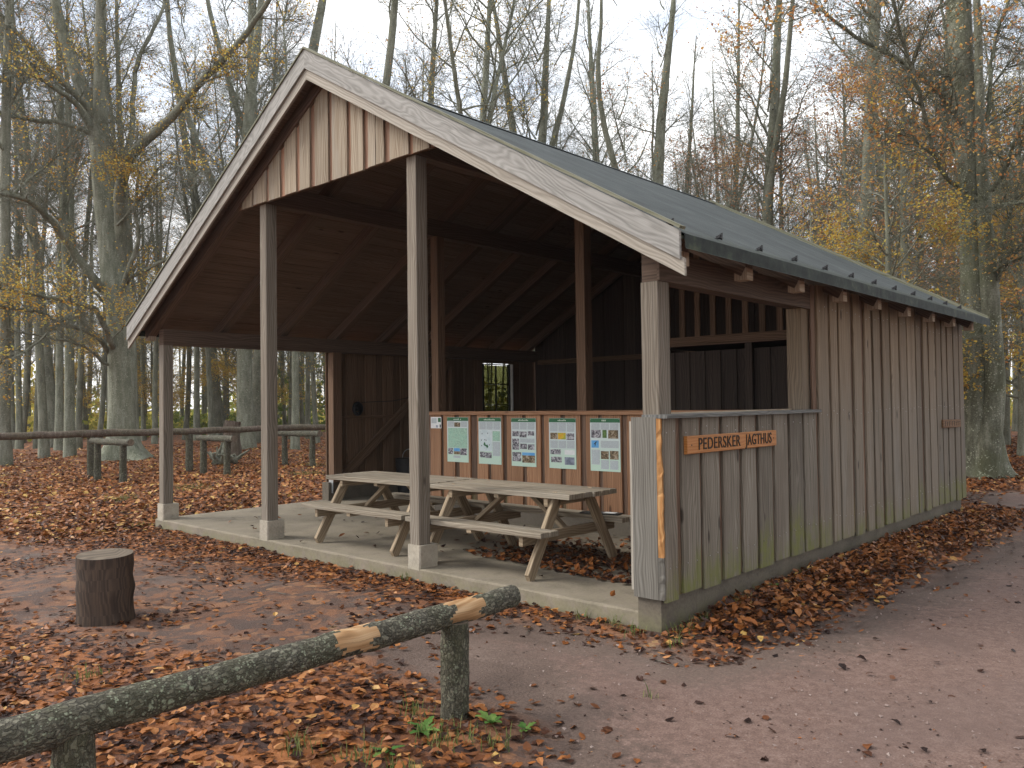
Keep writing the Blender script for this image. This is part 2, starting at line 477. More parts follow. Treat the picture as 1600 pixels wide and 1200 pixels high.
def rail_bark(name, cols, lichen, moss):
    """platy bark, u along the log"""
    t = NT(name)
    uv = t.n('ShaderNodeUVMap', uv_map='UVMap').outputs[0]
    sp = t.n('ShaderNodeSeparateXYZ'); t.l(uv, sp.inputs[0])
    oc = t.n('ShaderNodeTexCoord').outputs['Object']
    vec = t.comb(t.math('MULTIPLY', sp.outputs[0], 26.0), t.math('MULTIPLY', sp.outputs[1], 52.0))
    nz = t.n('ShaderNodeTexNoise'); nz.inputs['Scale'].default_value = 40; nz.inputs['Detail'].default_value = 4; t.l(oc, nz.inputs['Vector'])
    sc = t.n('ShaderNodeVectorMath', operation='SCALE'); sc.inputs['Scale'].default_value = 1.6; t.l(nz.outputs['Color'], sc.inputs[0])
    ad = t.n('ShaderNodeVectorMath', operation='ADD'); t.l(vec, ad.inputs[0]); t.l(sc.outputs[0], ad.inputs[1])
    vo = t.voro(ad.outputs[0], 1.0, 'DISTANCE_TO_EDGE'); vc = t.voro(ad.outputs[0], 1.0)
    crack = t.step(vo.outputs['Distance'], .02, .22)
    fine = t.noise(oc, 120.0, 4, .7); big = t.noise(oc, 5.0, 5, .65)
    col = t.ramp(t.math('ADD', t.math('MULTIPLY', vc.outputs['Color'], .45), t.math('MULTIPLY', fine, .55)), [(.25, cols[0]), (.5, cols[1]), (.75, cols[2])])
    col = t.mix(t.math('MULTIPLY', t.math('SUBTRACT', 1.0, crack), .6), col, (.012, .010, .008))
    col = t.mix(t.math('MULTIPLY', t.step(big, .45, .62), moss), col, (.05, .052, .024))
    # rosettes of pale lichen of many sizes, gathered in patches
    for sc_, th, am in ((34.0, .30, 1.0), (80.0, .34, .9)):
        v2 = t.n('ShaderNodeVectorMath', operation='ADD'); t.l(oc, v2.inputs[0])
        s2 = t.n('ShaderNodeVectorMath', operation='SCALE'); s2.inputs['Scale'].default_value = 1.1 / sc_; t.l(nz.outputs['Color'], s2.inputs[0]); t.l(s2.outputs[0], v2.inputs[1])
        vl = t.voro(v2.outputs[0], sc_)
        ed = t.step(vl.outputs['Distance'], th + .1, th - .06)
        pk = t.math('MULTIPLY', t.step(vl.outputs['Color'], .52, .60), t.step(t.noise(oc, 6.5, 4, .6), .46, .6))
        lc = t.mix(t.noise(oc, 22.0, 2, .5), (.14, .17, .10), (.34, .36, .27))
        col = t.mix(t.math('MULTIPLY', t.math('MULTIPLY', ed, pk), lichen * am), col, lc)
    t.bsdf(col, .85, t.math('ADD', crack, t.math('MULTIPLY', fine, .6)), .9, .008)
    return t.m
M['bark_rail'] = rail_bark('lichened_rail_bark', ((.046, .042, .03), (.115, .106, .078), (.22, .208, .16)), .9, .35)
M['bark_post'] = rail_bark('mossy_post_bark', ((.044, .041, .028), (.104, .096, .066), (.195, .184, .136)), .7, .5)
M['bark_brown'] = bark('brown_rail_bark', ((.04, .028, .02), (.09, .066, .05), (.17, .135, .105)), .35, .25, 1.6)
M['twig'] = simple('twig_bark', (.095, .085, .07), .85)

def leafmat(name, stops, trans=.35, rough=.55):
    t = NT(name)
    at = t.n('ShaderNodeAttribute', attribute_name='rnd')
    oc = t.n('ShaderNodeTexCoord').outputs['Object']
    n = t.noise(oc, 60.0, 3, .6)
    f = t.math('ADD', at.outputs['Fac'], t.math('MULTIPLY', t.math('SUBTRACT', n, .5), .22))
    col = t.ramp(f, stops)
    p = t.bsdf(col, rough, n, .3, .004, spec=.14)
    if trans:
        tr = t.n('ShaderNodeBsdfTranslucent'); t.l(col, tr.inputs[0])
        mx = t.n('ShaderNodeMixShader'); mx.inputs[0].default_value = trans
        t.l(p.outputs[0], mx.inputs[1]); t.l(tr.outputs[0], mx.inputs[2]); t.l(mx.outputs[0], t.out.inputs[0])
    return t.m
LITTER = [(0.0, (.016, .009, .008)), (.3, (.046, .020, .013)), (.52, (.135, .05, .019)), (.76, (.27, .098, .029)), (.92, (.37, .175, .07)), (1.0, (.46, .30, .09))]
M['litter'] = leafmat('fallen_beech_leaves', LITTER, .1, .42)
M['leaf_orange'] = leafmat('orange_beech_leaves', [(0, (.30, .12, .05)), (.4, (.50, .23, .08)), (.75, (.60, .34, .11)), (1, (.62, .45, .15))], .55)
M['leaf_yellow'] = leafmat('yellow_beech_leaves', [(0, (.34, .17, .035)), (.4, (.52, .33, .06)), (.75, (.58, .44, .1)), (1, (.42, .42, .12))], .5)
M['leaf_brown'] = leafmat('russet_beech_leaves', [(0, (.28, .14, .085)), (.5, (.46, .25, .15)), (1, (.56, .37, .22))], .55)
M['leaf_green'] = leafmat('green_weed_leaves', [(0, (.035, .085, .02)), (.5, (.07, .16, .035)), (1, (.15, .24, .06))], .3)
M['leaf_bush'] = leafmat('yellow_green_bush_leaves', [(0, (.10, .14, .035)), (.35, (.30, .31, .07)), (.7, (.56, .47, .11)), (1, (.66, .5, .12))], .6)
M['grass'] = leafmat('grass_blades', [(0, (.06, .09, .025)), (.5, (.13, .17, .05)), (1, (.25, .24, .1))], .3)

# ground: soil with leaves pressed into it
t = NT('leaf_strewn_soil')
pos = t.n('ShaderNodeNewGeometry').outputs['Position']
sp = t.n('ShaderNodeSeparateXYZ'); t.l(pos, sp.inputs[0])
wv = t.n('ShaderNodeVectorMath', operation='ADD'); t.l(pos, wv.inputs[0])
nz = t.n('ShaderNodeTexNoise'); nz.inputs['Scale'].default_value = 9.0; t.l(pos, nz.inputs['Vector'])
sc_ = t.n('ShaderNodeVectorMath', operation='SCALE'); t.l(nz.outputs['Color'], sc_.inputs[0]); sc_.inputs['Scale'].default_value = .12
t.l(sc_.outputs[0], wv.inputs[1])
v1 = t.voro(wv.outputs[0], 13.0); v2 = t.voro(wv.outputs[0], 7.0)
lc = t.ramp(v1.outputs['Color'], LITTER)
lc2 = t.ramp(v2.outputs['Color'], LITTER)
lc = t.mix(t.step(t.noise(pos, 5.0, 3, .6), .45, .55), lc, lc2)
edge = t.step(v1.outputs['Distance'], .0, .075)
b = t.noise(pos, 55.0, 4, .7); a = t.noise(pos, .8, 5, .6)
soil = t.ramp(t.math('ADD', t.math('MULTIPLY', a, .5), t.math('MULTIPLY', b, .5)), [(.3, (.046, .031, .025)), (.5, (.105, .073, .059)), (.7, (.18, .135, .113))])
at = t.n('ShaderNodeAttribute', attribute_name='bare')
cov = t.math('SUBTRACT', t.math('ADD', t.step(t.noise(pos, 2.2, 5, .65), .2, .5), .25), t.math('MULTIPLY', at.outputs['Fac'], 1.25), clamp=True)
col = t.mix(cov, soil, lc)
t.bsdf(col, .75, t.math('ADD', t.math('MULTIPLY', edge, .6), b), .7, .02)
M['ground'] = t.m

t = NT('reddish_gravel_path')
pos = t.n('ShaderNodeNewGeometry').outputs['Position']
a = t.noise(pos, .7, 5, .6); b = t.noise(pos, 90.0, 4, .75); c = t.noise(pos, 17.0, 6, .75); d = t.noise(pos, 1.3, 5, .65)
col = t.ramp(t.math('ADD', t.math('MULTIPLY', c, .45), t.math('MULTIPLY', b, .55)), [(.33, (.066, .038, .030)), (.5, (.142, .09, .073)), (.68, (.24, .17, .143))])
col = t.mix(t.math('MULTIPLY', t.step(a, .46, .62), .45), col, (.118, .080, .069))
col = t.mix(t.math('MULTIPLY', t.step(d, .55, .7), .4), col, (.10, .064, .052))
vg = t.voro(pos, 55.0)
gv = t.math('MULTIPLY', t.step(vg.outputs['Distance'], .3, .2), t.step(vg.outputs['Color'], .82, .86))
col = t.mix(t.math('MULTIPLY', gv, .7), col, (.26, .205, .185))
at = t.n('ShaderNodeAttribute', attribute_name='bare')
edge = t.step(t.math('ADD', at.outputs['Fac'], t.math('MULTIPLY', t.math('SUBTRACT', c, .5), 1.1)), .25, .65)
soil = t.ramp(t.math('ADD', t.math('MULTIPLY', t.noise(pos, .8, 5, .6), .5), t.math('MULTIPLY', t.noise(pos, 55.0, 4, .7), .5)), [(.3, (.046, .031, .025)), (.5, (.105, .073, .059)), (.7, (.18, .135, .113))])
col = t.mix(edge, soil, col)
t.bsdf(col, .82, t.math('ADD', t.math('MULTIPLY', b, .5), t.math('ADD', t.math('MULTIPLY', c, .8), t.math('MULTIPLY', gv, .4))), .75, .014)
M['path'] = t.m

# prints on the posters
def photo(name, stops, scale=26.0, dist=1.0):
    t = NT(name)
    oc = t.n('ShaderNodeTexCoord').outputs['Object']
    oi = t.n('ShaderNodeObjectInfo').outputs['Random']
    ad = t.n('ShaderNodeVectorMath', operation='ADD'); t.l(oc, ad.inputs[0]); t.l(t.comb(t.math('MULTIPLY', oi, 50.0), oi, t.math('MULTIPLY', oi, 20.0)), ad.inputs[1])
    t.bsdf(t.ramp(t.noise(ad.outputs[0], scale, 5, .65, dist), stops), .4)
    return t.m
M['ph_grey'] = photo('grey_photo_print', [(.36, (.02, .02, .024)), (.5, (.16, .155, .18)), (.64, (.6, .6, .62))])
M['ph_brown'] = photo('brown_photo_print', [(.36, (.03, .022, .018)), (.5, (.17, .12, .06)), (.64, (.42, .36, .28))])
M['ph_yellow'] = photo('yellow_flower_print', [(.4, (.32, .36, .05)), (.52, (.6, .42, .03)), (.62, (.65, .25, .02))], 14)
M['ph_blue'] = photo('blue_sky_print', [(.3, (.06, .27, .58)), (.7, (.16, .42, .72))], 6)
M['ph_green'] = photo('green_photo_print', [(.4, (.03, .08, .02)), (.6, (.12, .22, .06))])
M['ph_map'] = photo('pale_green_map_print', [(.38, (.27, .46, .36)), (.5, (.36, .57, .45)), (.56, (.24, .36, .28)), (.6, (.38, .58, .46))], 9, 2.0)
M['ph_pale'] = photo('pale_map_print', [(.4, (.48, .58, .6)), (.6, (.6, .68, .7))], 9)
M['ph_mist'] = photo('misty_blue_print', [(.35, (.10, .12, .17)), (.65, (.32, .36, .44))], 9)
M['header'] = simple('green_header_print', (.018, .12, .05), .4)
t = NT('poster_paper')
oc = t.n('ShaderNodeTexCoord').outputs['Object']
sp = t.n('ShaderNodeSeparateXYZ'); t.l(oc, sp.inputs[0])
t.bsdf(t.mix(t.step(sp.outputs[2], .45, .05), (.58, .66, .66), (.50, .66, .55)), .35)
M['paper'] = t.m
t = NT('printed_text_lines')
oc = t.n('ShaderNodeTexCoord').outputs['Object']
sp = t.n('ShaderNodeSeparateXYZ'); t.l(oc, sp.inputs[0])
ln = t.math('FRACT', t.math('MULTIPLY', sp.outputs[2], 95.0))
wd = t.noise(t.comb(t.math('MULTIPLY', sp.outputs[0], 130.0), t.math('FLOOR', t.math('MULTIPLY', sp.outputs[2], 95.0)), 0.0), 1.0, 1, .5)
mk = t.math('MULTIPLY', t.step(ln, .45, .55), t.step(wd, .36, .42))
t.bsdf(t.mix(mk, (.56, .64, .64), (.26, .28, .32)), .4)
M['text'] = t.m
M['title'] = simple('pale_title_print', (.55, .66, .55), .4)
M['white'] = simple('white_sheet', (.7, .72, .72), .4)

t = NT('old_window_glass')
oc = t.n('ShaderNodeTexCoord').outputs['Object']
tr = t.n('ShaderNodeBsdfTransparent'); t.l(t.ramp(t.noise(oc, 45.0, 4, .7), [(.35, (.10, .11, .05)), (.65, (.42, .42, .26))]), tr.inputs[0])
gl = t.n('ShaderNodeBsdfGlossy'); gl.inputs['Roughness'].default_value = .08
mx = t.n('ShaderNodeMixShader'); mx.inputs[0].default_value = .08
t.l(tr.outputs[0], mx.inputs[1]); t.l(gl.outputs[0], mx.inputs[2]); t.l(mx.outputs[0], t.out.inputs[0])
M['glass'] = t.m

# ------------------------------------------------------------------ ground, path, slab level
GZ = -0.13
PATH = [(1.6, -14), (1.1, -6), (0.95, -3.2), (0.78, -2.2), (0.33, -1.77), (-0.52, -1.34), (-1.5, -1.12), (-1.25, -0.75), (-0.9, -0.45), (-0.2, -0.34), (0.33, -0.42), (0.58, -0.1),
        (0.75, 1.1), (0.86, 3.3), (0.98, 5.7), (1.05, 7.6), (0.55, 8.9), (-0.4, 10.3), (-0.6, 11.6), (0.6, 12.4), (1.0, 16), (0.6, 26), (-1.0, 40), (2.5, 41), (4.6, 26), (5.2, 14), (5.4, 6), (5.6, -1), (5.8, -14)]
MUD = [(-9.6, -1.7), (-6.4, -1.1), (-4.8, -.5), (-2.1, -.5), (-.6, -.6), (.3, -.9), (.2, -1.6), (-.6, -1.75), (-1.4, -2.0), (-2.5, -2.75), (-4.15, -3.05), (-5.8, -3.0), (-8, -2.8)]
def inside(poly, x, y):
    x = np.asarray(x); y = np.asarray(y); r = np.zeros(x.shape, bool)
    n = len(poly)
    for i in range(n):
        x0, y0 = poly[i]; x1, y1 = poly[(i + 1) % n]
        c = ((y0 > y) != (y1 > y)) & (x < (x1 - x0) * (y - y0) / (y1 - y0 + 1e-12) + x0)
        r ^= c
    return r
def pdist(poly, x, y):
    d = np.full(np.asarray(x).shape, 1e9)
    n = len(poly)
    for i in range(n):
        a = np.array(poly[i], float); b = np.array(poly[(i + 1) % n], float)
        ab = b - a; L = (ab ** 2).sum()
        tt = np.clip(((x - a[0]) * ab[0] + (y - a[1]) * ab[1]) / L, 0, 1)
        d = np.minimum(d, np.hypot(x - a[0] - ab[0] * tt, y - a[1] - ab[1] * tt))
    return np.where(inside(poly, x, y), -d, d)      # negative inside
def gz(x, y):
    x = np.asarray(x, float); y = np.asarray(y, float)
    n = .018 * np.sin(x * 1.7 + .6 * y) + .014 * np.sin(y * 2.3 - .9 * x + 1) + .009 * np.sin(4.1 * x + 3.3 * y) + .006 * np.sin(7.9 * x - 6.1 * y)
    far = np.clip((np.hypot(x + 4, y - 3) - 14) / 20, 0, 1)
    n = n * (1 + 3 * far)
    pd = pdist(PATH, x, y)
    flat = np.clip(pd / .35, 0, 1)
    slab = np.clip(np.maximum(np.maximum(-8.6 - x, x - 0.0), np.maximum(-y, y - 8.6)) / .4, 0, 1)
    bank = .10 * np.clip(1 - np.abs(x - .3) / .5, 0, 1) * np.clip((y - .2) / .8, 0, 1) * np.clip((8.9 - y) / 1.0, 0, 1)
    return GZ + n * flat * (.3 + .7 * slab) - .03 * (1 - flat) + bank * np.clip(pd / .2, 0, 1)

def axis_pts(c, near, step, far, grow=1.14):
    p = [0.0]
    while p[-1] < far:
        p.append(p[-1] + (step if p[-1] < near else (p[-1] - p[-2]) * grow))
    return np.array([c - q for q in reversed(p[1:])] + [c + q for q in p])
gx = axis_pts(-4.0, 9.5, .17, 420); gy = axis_pts(1.0, 9.5, .17, 420)
XX, YY = np.meshgrid(gx, gy, indexing='ij')
ZZ = gz(XX, YY)
nx, ny = XX.shape
idx = np.arange(nx * ny).reshape(nx, ny)
fc = np.stack([idx[:-1, :-1], idx[1:, :-1], idx[1:, 1:], idx[:-1, 1:]], -1).reshape(-1, 4)
me = mesh_np('ground', np.stack([XX, YY, ZZ], -1).reshape(-1, 3), fc, M['ground'], smooth=True)
bare = np.clip(.55 - pdist(MUD, XX, YY) / .8, 0, 1) * .62 + np.clip(.85 - pdist(PATH, XX, YY) / .8, 0, 1)
at = me.attributes.new('bare', 'FLOAT', 'POINT'); at.data.foreach_set('value', np.clip(bare, 0, 1).astype(np.float32).ravel())
tag(link('ground', me), 'forest floor of brown soil covered with fallen beech leaves', None, None, 'structure')

# path: cells inside a wobbly outline, a few mm above the ground, fading to soil at its edge
ppx = np.arange(-1.8, 6.2, .11); ppy = np.concatenate([np.arange(-9, 14, .11), np.arange(14, 42, .5)])
PX, PY = np.meshgrid(ppx, ppy, indexing='ij')
pd = pdist(PATH, PX, PY) + .07 * np.sin(5 * PX + 3 * PY) + .05 * np.sin(11 * PY - 4 * PX)
pin = pd < 0.06
PZ = GZ - .004 - .05 * np.clip(1 + pd / .22, 0, 1) + .004 * np.sin(3 * PX + 1.3 * PY) + .004 * np.sin(2.1 * PY - 5 * PX)
idx = np.arange(PX.size).reshape(PX.shape)
ok = pin[:-1, :-1] & pin[1:, :-1] & pin[1:, 1:] & pin[:-1, 1:]
fc = np.stack([idx[:-1, :-1], idx[1:, :-1], idx[1:, 1:], idx[:-1, 1:]], -1)[ok]
used = np.unique(fc); rem = np.full(PX.size, -1); rem[used] = np.arange(len(used))
me = mesh_np('path', np.stack([PX, PY, PZ], -1).reshape(-1, 3)[used], rem[fc], M['path'], smooth=True)
at = me.attributes.new('bare', 'FLOAT', 'POINT'); at.data.foreach_set('value', np.clip(-pd / 1.0, 0, 1).astype(np.float32).ravel()[used])
tag(link('path', me), 'bare reddish gravel forest path beside the shelter', None, None, 'structure')

# thin autumn haze in the wood
def haze_box():
    x0, x1, y0, y1, z0, z1 = -135, 95, -60, 150, GZ - 2.2, 34
    vs = [(x0, y0, z0), (x1, y0, z0), (x1, y1, z0), (x0, y1, z0), (x0, y0, z1), (x1, y0, z1), (x1, y1, z1), (x0, y1, z1)]
    fs = [(3, 2, 1, 0), (4, 5, 6, 7), (0, 1, 5, 4), (1, 2, 6, 5), (2, 3, 7, 6), (3, 0, 4, 7)]
    me = bpy.data.meshes.new('haze'); me.from_pydata(vs, [], fs)
    t = NT('thin_haze')
    v = t.n('ShaderNodeVolumePrincipled'); v.inputs['Color'].default_value = (.93, .96, 1, 1); v.inputs['Density'].default_value = HAZE; v.inputs['Anisotropy'].default_value = .2
    t.l(v.outputs[0], t.out.inputs['Volume']); me.materials.append(t.m)
    tag(link('haze', me), 'thin pale haze among the trees', None, None, 'stuff')
HAZE = .0004
haze_box()

# ------------------------------------------------------------------ the shelter
XR, L_ = -4.241, 8.40
ZR, SL = 5.30, 0.5636
def roof_z(x): return ZR - SL * abs(x - XR)
ANG = math.atan(SL)
XE = 0.31; XW = 2 * XR - XE            # eave lines
YF, YB = -0.20, 8.60
shel = thing('shelter', (XR, 4.2, GZ), 'open-fronted wooden forest shelter with black felt gable roof on square posts', 'shelter')

def plank(name, mat, parent, p0, p1, wd, w, t, **k):
    m = MB(); m.prism(p0, p1, wd, w, t, **k)
    return m.build(name, mat, parent, origin=p0)
def blk(name, mat, parent, x0, x1, y0, y1, z0, z1, cham=.004):
    m = MB(); m.box(x0, x1, y0, y1, z0, z1, cham=cham)
    return m.build(name, mat, parent, origin=((x0 + x1) / 2, (y0 + y1) / 2, z0))

# slab: a grid sheet with slightly broken front edge
def slab_mesh():
    xs = np.linspace(-8.5, -0.055, 90); ys = np.concatenate([[.044, .05, .062, .1], np.linspace(.25, 8.3, 30)])
    X, Y = np.meshgrid(xs, ys, indexing='ij')
    Z = -.004 + .003 * np.sin(3 * X) * np.sin(2 * Y)
    ed = .012 + .012 * np.abs(np.sin(7 * xs) * np.sin(2.9 * xs + 1))
    Z[:, 0] -= ed; Z[:, 1] -= ed * .35
    V = np.stack([X, Y, Z], -1).reshape(-1, 3)
    n0, n1 = X.shape
    ix = np.arange(n0 * n1).reshape(n0, n1)
    F = [tuple(r) for r in np.stack([ix[:-1, :-1], ix[1:, :-1], ix[1:, 1:], ix[:-1, 1:]], -1).reshape(-1, 4)]
    V = [tuple(v) for v in V]
    rim = list(ix[:, 0]) + list(ix[-1, 1:]) + list(ix[-2::-1, -1]) + list(ix[0, -2:0:-1])
    b = len(V)
    for i in rim: V.append((V[i][0], V[i][1] + (.004 * math.sin(9 * V[i][0])), -.4))
    n = len(rim)
    for i in range(n):
        j = (i + 1) % n
        F.append((rim[j], rim[i], b + i, b + j))
    me = bpy.data.meshes.new('concrete_slab'); me.from_pydata(V, [], F); me.materials.append(M['slab']); me.update()
    return me
o = link('concrete_slab', slab_mesh(), shel, (0, 0, 0))
blk('foundation_wall', M['found'], shel, -.25, -.048, .03, 8.27, -.45, .20, cham=.012)
blk('foundation_wall', M['found'], shel, -8.47, -8.29, 2.86, 8.27, -.45, .30, cham=.012)
blk('foundation_wall', M['found'], shel, -8.2, -.3, 8.1, 8.27, -.45, .30, cham=.012)
blk('foundation_wall', M['found'], shel, -5.62, -.3, 2.83, 2.97, -.1, .22, cham=.012)

# posts and their plinths (front right corners from left to right)
S_ = .142
for x in (-8.285, -5.5264, -2.7871):
    zt = 2.485 if x < -8 else 4.03
    plank('post', M['post'], shel, (x - S_ / 2, .066 + S_ / 2, .215), (x - S_ / 2, .066 + S_ / 2, zt), (1, 0, 0), S_, S_, cham=.006, segs=4, jit=.002)
    m = MB()
    m.prism((x - .065, .044 + .115, -.02), (x - .063, .044 + .117, .215), (1, 0, 0), .19, .23, cham=.012, segs=3, jit=.004)
    m.build('concrete_plinth', M['plinth'], shel)
m = MB(); m.prism((-.13, .145, 0), (-.13, .145, 2.485), (1, 0, 0), .155, .155, cham=.006, segs=4, jit=.002); m.build('post', M['post'], shel)
for x in (-5.4994, -2.8312):          # posts standing on the low partition
    zt = 4.03
    plank('inner_post', M['inner'], shel, (x - S_ / 2, 2.815 + S_ / 2, 1.482), (x - S_ / 2, 2.815 + S_ / 2, zt), (1, 0, 0), S_, S_, cham=.005, segs=2)
plank('inner_post', M['inner'], shel, (-8.40 + .1, 2.92 + .09, .3), (-8.40 + .1, 2.92 + .09, 2.485), (1, 0, 0), .15, .17, cham=.005, segs=2)
blk('post_bracket', M['zinc'], shel, -8.36, -8.24, 2.915, 2.921, .12, .34, cham=.001)
plank('inner_post', M['side_wall'], shel, (-.135, 2.78, 1.482), (-.135, 2.78, 2.485), (0, 1, 0), .21, .15, cham=.005, segs=3, jit=.002)

# beams
for x in (-.125, 2 * XR + .125):
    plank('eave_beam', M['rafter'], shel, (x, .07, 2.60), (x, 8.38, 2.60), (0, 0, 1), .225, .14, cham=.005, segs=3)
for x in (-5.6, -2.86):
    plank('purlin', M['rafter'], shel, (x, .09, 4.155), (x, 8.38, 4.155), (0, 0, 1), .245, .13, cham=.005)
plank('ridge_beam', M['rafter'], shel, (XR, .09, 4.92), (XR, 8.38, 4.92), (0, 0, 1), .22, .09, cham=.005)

# roof: deck part carrying felt; rafters and boards of the underside
def slope_dir(side): return Vector((side, 0, -SL)).normalized()
roof = None
def slopept(x, dz): return roof_z(x) + dz
m = MB()
for side in (1, -1):
    xe = XE if side > 0 else XW
    x0 = XR
    a, b, c_, d_ = (x0, YF, ZR), (xe, YF, roof_z(xe)), (xe, YB, roof_z(xe)), (x0, YB, ZR)
    th = .022
    top = [a, b, c_, d_]; bot = [(p[0], p[1], p[2] - th) for p in top]
    vs = top + bot
    fs = [(0, 1, 2, 3), (7, 6, 5, 4), (4, 5, 1, 0), (5, 6, 2, 1), (6, 7, 3, 2)]
    if side < 0: fs = [tuple(reversed(f)) for f in fs]
    m.add(vs, fs, [tuple((vs[i][1], vs[i][0]) for i in f) for f in fs])
roof = m.build('roof', M['felt'], shel, origin=(XR, 4.2, ZR))
# felt sheets lie on the deck, lapped
for side in (1, -1):
    sd = slope_dir(side)
    Ls = abs(XE - XR) / math.cos(ANG)
    s0 = 0.0
    n = Vector((side * SL, 0, 1)).normalized()
    k = 0
    while s0 < Ls - .05:
        s1 = min(s0 + .98, Ls - .13)
        base = Vector((XR, 0, ZR))
        p = base + sd * ((s0 + s1) / 2) + n * (.004 + .0035 * (1))
        mm = MB()
        lift0, lift1 = .005, .0062
        ys = np.linspace(YF + .02, YB - .02, 22)
        vs = []
        for y in ys:
            wv_ = .004 * math.sin(3.1 * y + k) + .003 * math.sin(7.3 * y + 2 * k)
            q0 = base + sd * s0 + n * lift0; q1 = base + sd * (s1 - .001) + n * lift0
            q2 = base + sd * (s1 - .001) + n * (lift0 - .003)
            vs += [(q0.x, y, q0.z), (q1.x, y, q1.z), (q2.x, y, q2.z)]
        fs = []
        for i in range(len(ys) - 1):
            q = i * 3
            for aa, bb in ((0, 1), (1, 2)):
                f = (q + aa, q + bb, q + 3 + bb, q + 3 + aa)
                fs.append(f if side > 0 else tuple(reversed(f)))
        mm.add(vs, fs, [tuple((vs[i][1], vs[i][0]) for i in f) for f in fs])
        mm.build('felt_sheet', M['felt'], roof, origin=(p.x, 4.2, p.z))
        s0 = s1; k += 1
        if s1 >= Ls - .14: break
    # eave: metal drip trim with a turned down face
    xe = XE if side > 0 else XW
    e = base + sd * Ls
    mm = MB()
    y0_, y1_ = YF + .015, YB - .015
    prof = [base + sd * (Ls - .20) + n * .012, e + n * .020 + sd * .012, Vector((e.x + side * .022, 0, e.z - .02)), Vector((e.x + side * .024, 0, e.z - .088)), Vector((e.x + side * .034, 0, e.z - .096))]
    vs = []
    for y in (y0_, y1_): vs += [(q.x, y, q.z) for q in prof]
    fs = []
    for i in range(4):
        f = (i, i + 1, 5 + i + 1, 5 + i)
        fs.append(f if side > 0 else tuple(reversed(f)))
    mm.add(vs, fs, [tuple((vs[i][1], vs[i][0]) for i in f) for f in fs])
    mm.build('eave_trim', M['trim'], roof)
# ridge capping and raised rear verge
m = MB()
for side in (1, -1):
    sd = slope_dir(side); n = Vector((side * SL, 0, 1)).normalized()
    q0 = Vector((XR, 0, ZR + .022)); q1 = q0 + sd * .16
    vs = [(q0.x, YF + .03, q0.z), (q1.x, YF + .03, q1.z), (q1.x, YB - .02, q1.z), (q0.x, YB - .02, q0.z)]
    f = (0, 1, 2, 3) if side > 0 else (3, 2, 1, 0)
    m.add(vs, [f], [tuple((vs[i][1], vs[i][0]) for i in f)])
m.build('ridge_cap', M['felt'], roof)
for side in (1, -1):
    sd = slope_dir(side); n = Vector((side * SL, 0, 1)).normalized()
    b0 = Vector((XR, YB - .03, ZR)) + n * .02; b1 = b0 + sd * (abs(XE - XR) / math.cos(ANG) - .01)
    plank('verge_strip', M['capstrip'], roof, b0, b1, (0, 1, 0), .07, .06)
# snow guards on the visible lower slope
sd = slope_dir(1); n = Vector((SL, 0, 1)).normalized()
gm = None
for y in (.03, .77, 1.49, 2.21, 2.94, 3.65, 4.35, 5.04, 5.76, 6.48, 7.18, 7.9):
    b = Vector((XR, y, ZR)) + sd * (abs(XE - XR) / math.cos(ANG) - .27) + n * .014
    if gm is None:
        mm = MB()
        t0 = .004
        vs = []
        for yy in (-t0, t0):
            for q in (sd * -.035, sd * .035, sd * .01 + n * .055):
                vs.append((q.x, q.y + yy, q.z))
        mm.add(vs, [(0, 1, 2), (5, 4, 3), (0, 3, 4, 1), (1, 4, 5, 2), (2, 5, 3, 0)], [((0, 0),) * 3, ((0, 0),) * 3] + [((0, 0),) * 4] * 3)
        for w_ in (-.03, .03):
            q = n * .003
            mm.box(q.x - .03, q.x + .03, w_ * .5 - .006, w_ * .5 + .006, q.z - .002, q.z + .003)
        # cross plate
        vs = []
        for xx in (sd * -.004, sd * .004):
            for yy, hh in ((-.02, 0), (.02, 0), (0, .05)):
                q = xx + n * hh
                vs.append((q.x, yy, q.z))
        mm.add(vs, [(0, 1, 2), (5, 4, 3), (0, 3, 4, 1), (1, 4, 5, 2), (2, 5, 3, 0)], [((0, 0),) * 3, ((0, 0),) * 3] + [((0, 0),) * 4] * 3)
        gm = mm.mesh('snow_guard', M['iron'])
    link('snow_guard', gm, roof, b)
# rafters with pale tail ends
for y in (.04, 1.06, 2.10, 3.15, 4.17, 5.20, 6.19, 7.15, 8.12):
    for side in (1, -1):
        sd = slope_dir(side); n = Vector((side * SL, 0, 1)).normalized()
        a = Vector((XR, y, ZR)) - n * .125 + sd * .05
        b = Vector((XR, y, ZR)) - n * .125 + sd * ((XE - .06 - XR) / math.cos(ANG))
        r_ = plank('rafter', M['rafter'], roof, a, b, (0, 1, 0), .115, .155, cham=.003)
        hz = roof_z(XE - .06)
        bx = b.x
        mm = MB()
        mm.box(min(bx - side * .1, bx + side * .012), max(bx - side * .1, bx + side * .012), y - .056, y + .056, hz - .205, hz - .105, cham=.003)
        mm.build('rafter_end', M['tail'], roof)
# boards under the felt, seen from below
for side in (1, -1):
    sd = slope_dir(side); n = Vector((side * SL, 0, 1)).normalized()
    Ls = (XE - .02 - XR) / math.cos(ANG); s = .02
    while s < Ls - .05:
        w = min(.172, Ls - s)
        c = Vector((XR, 0, ZR)) - n * .034 + sd * (s + w / 2)
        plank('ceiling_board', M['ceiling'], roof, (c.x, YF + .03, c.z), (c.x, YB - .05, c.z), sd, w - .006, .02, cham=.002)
        s += .172
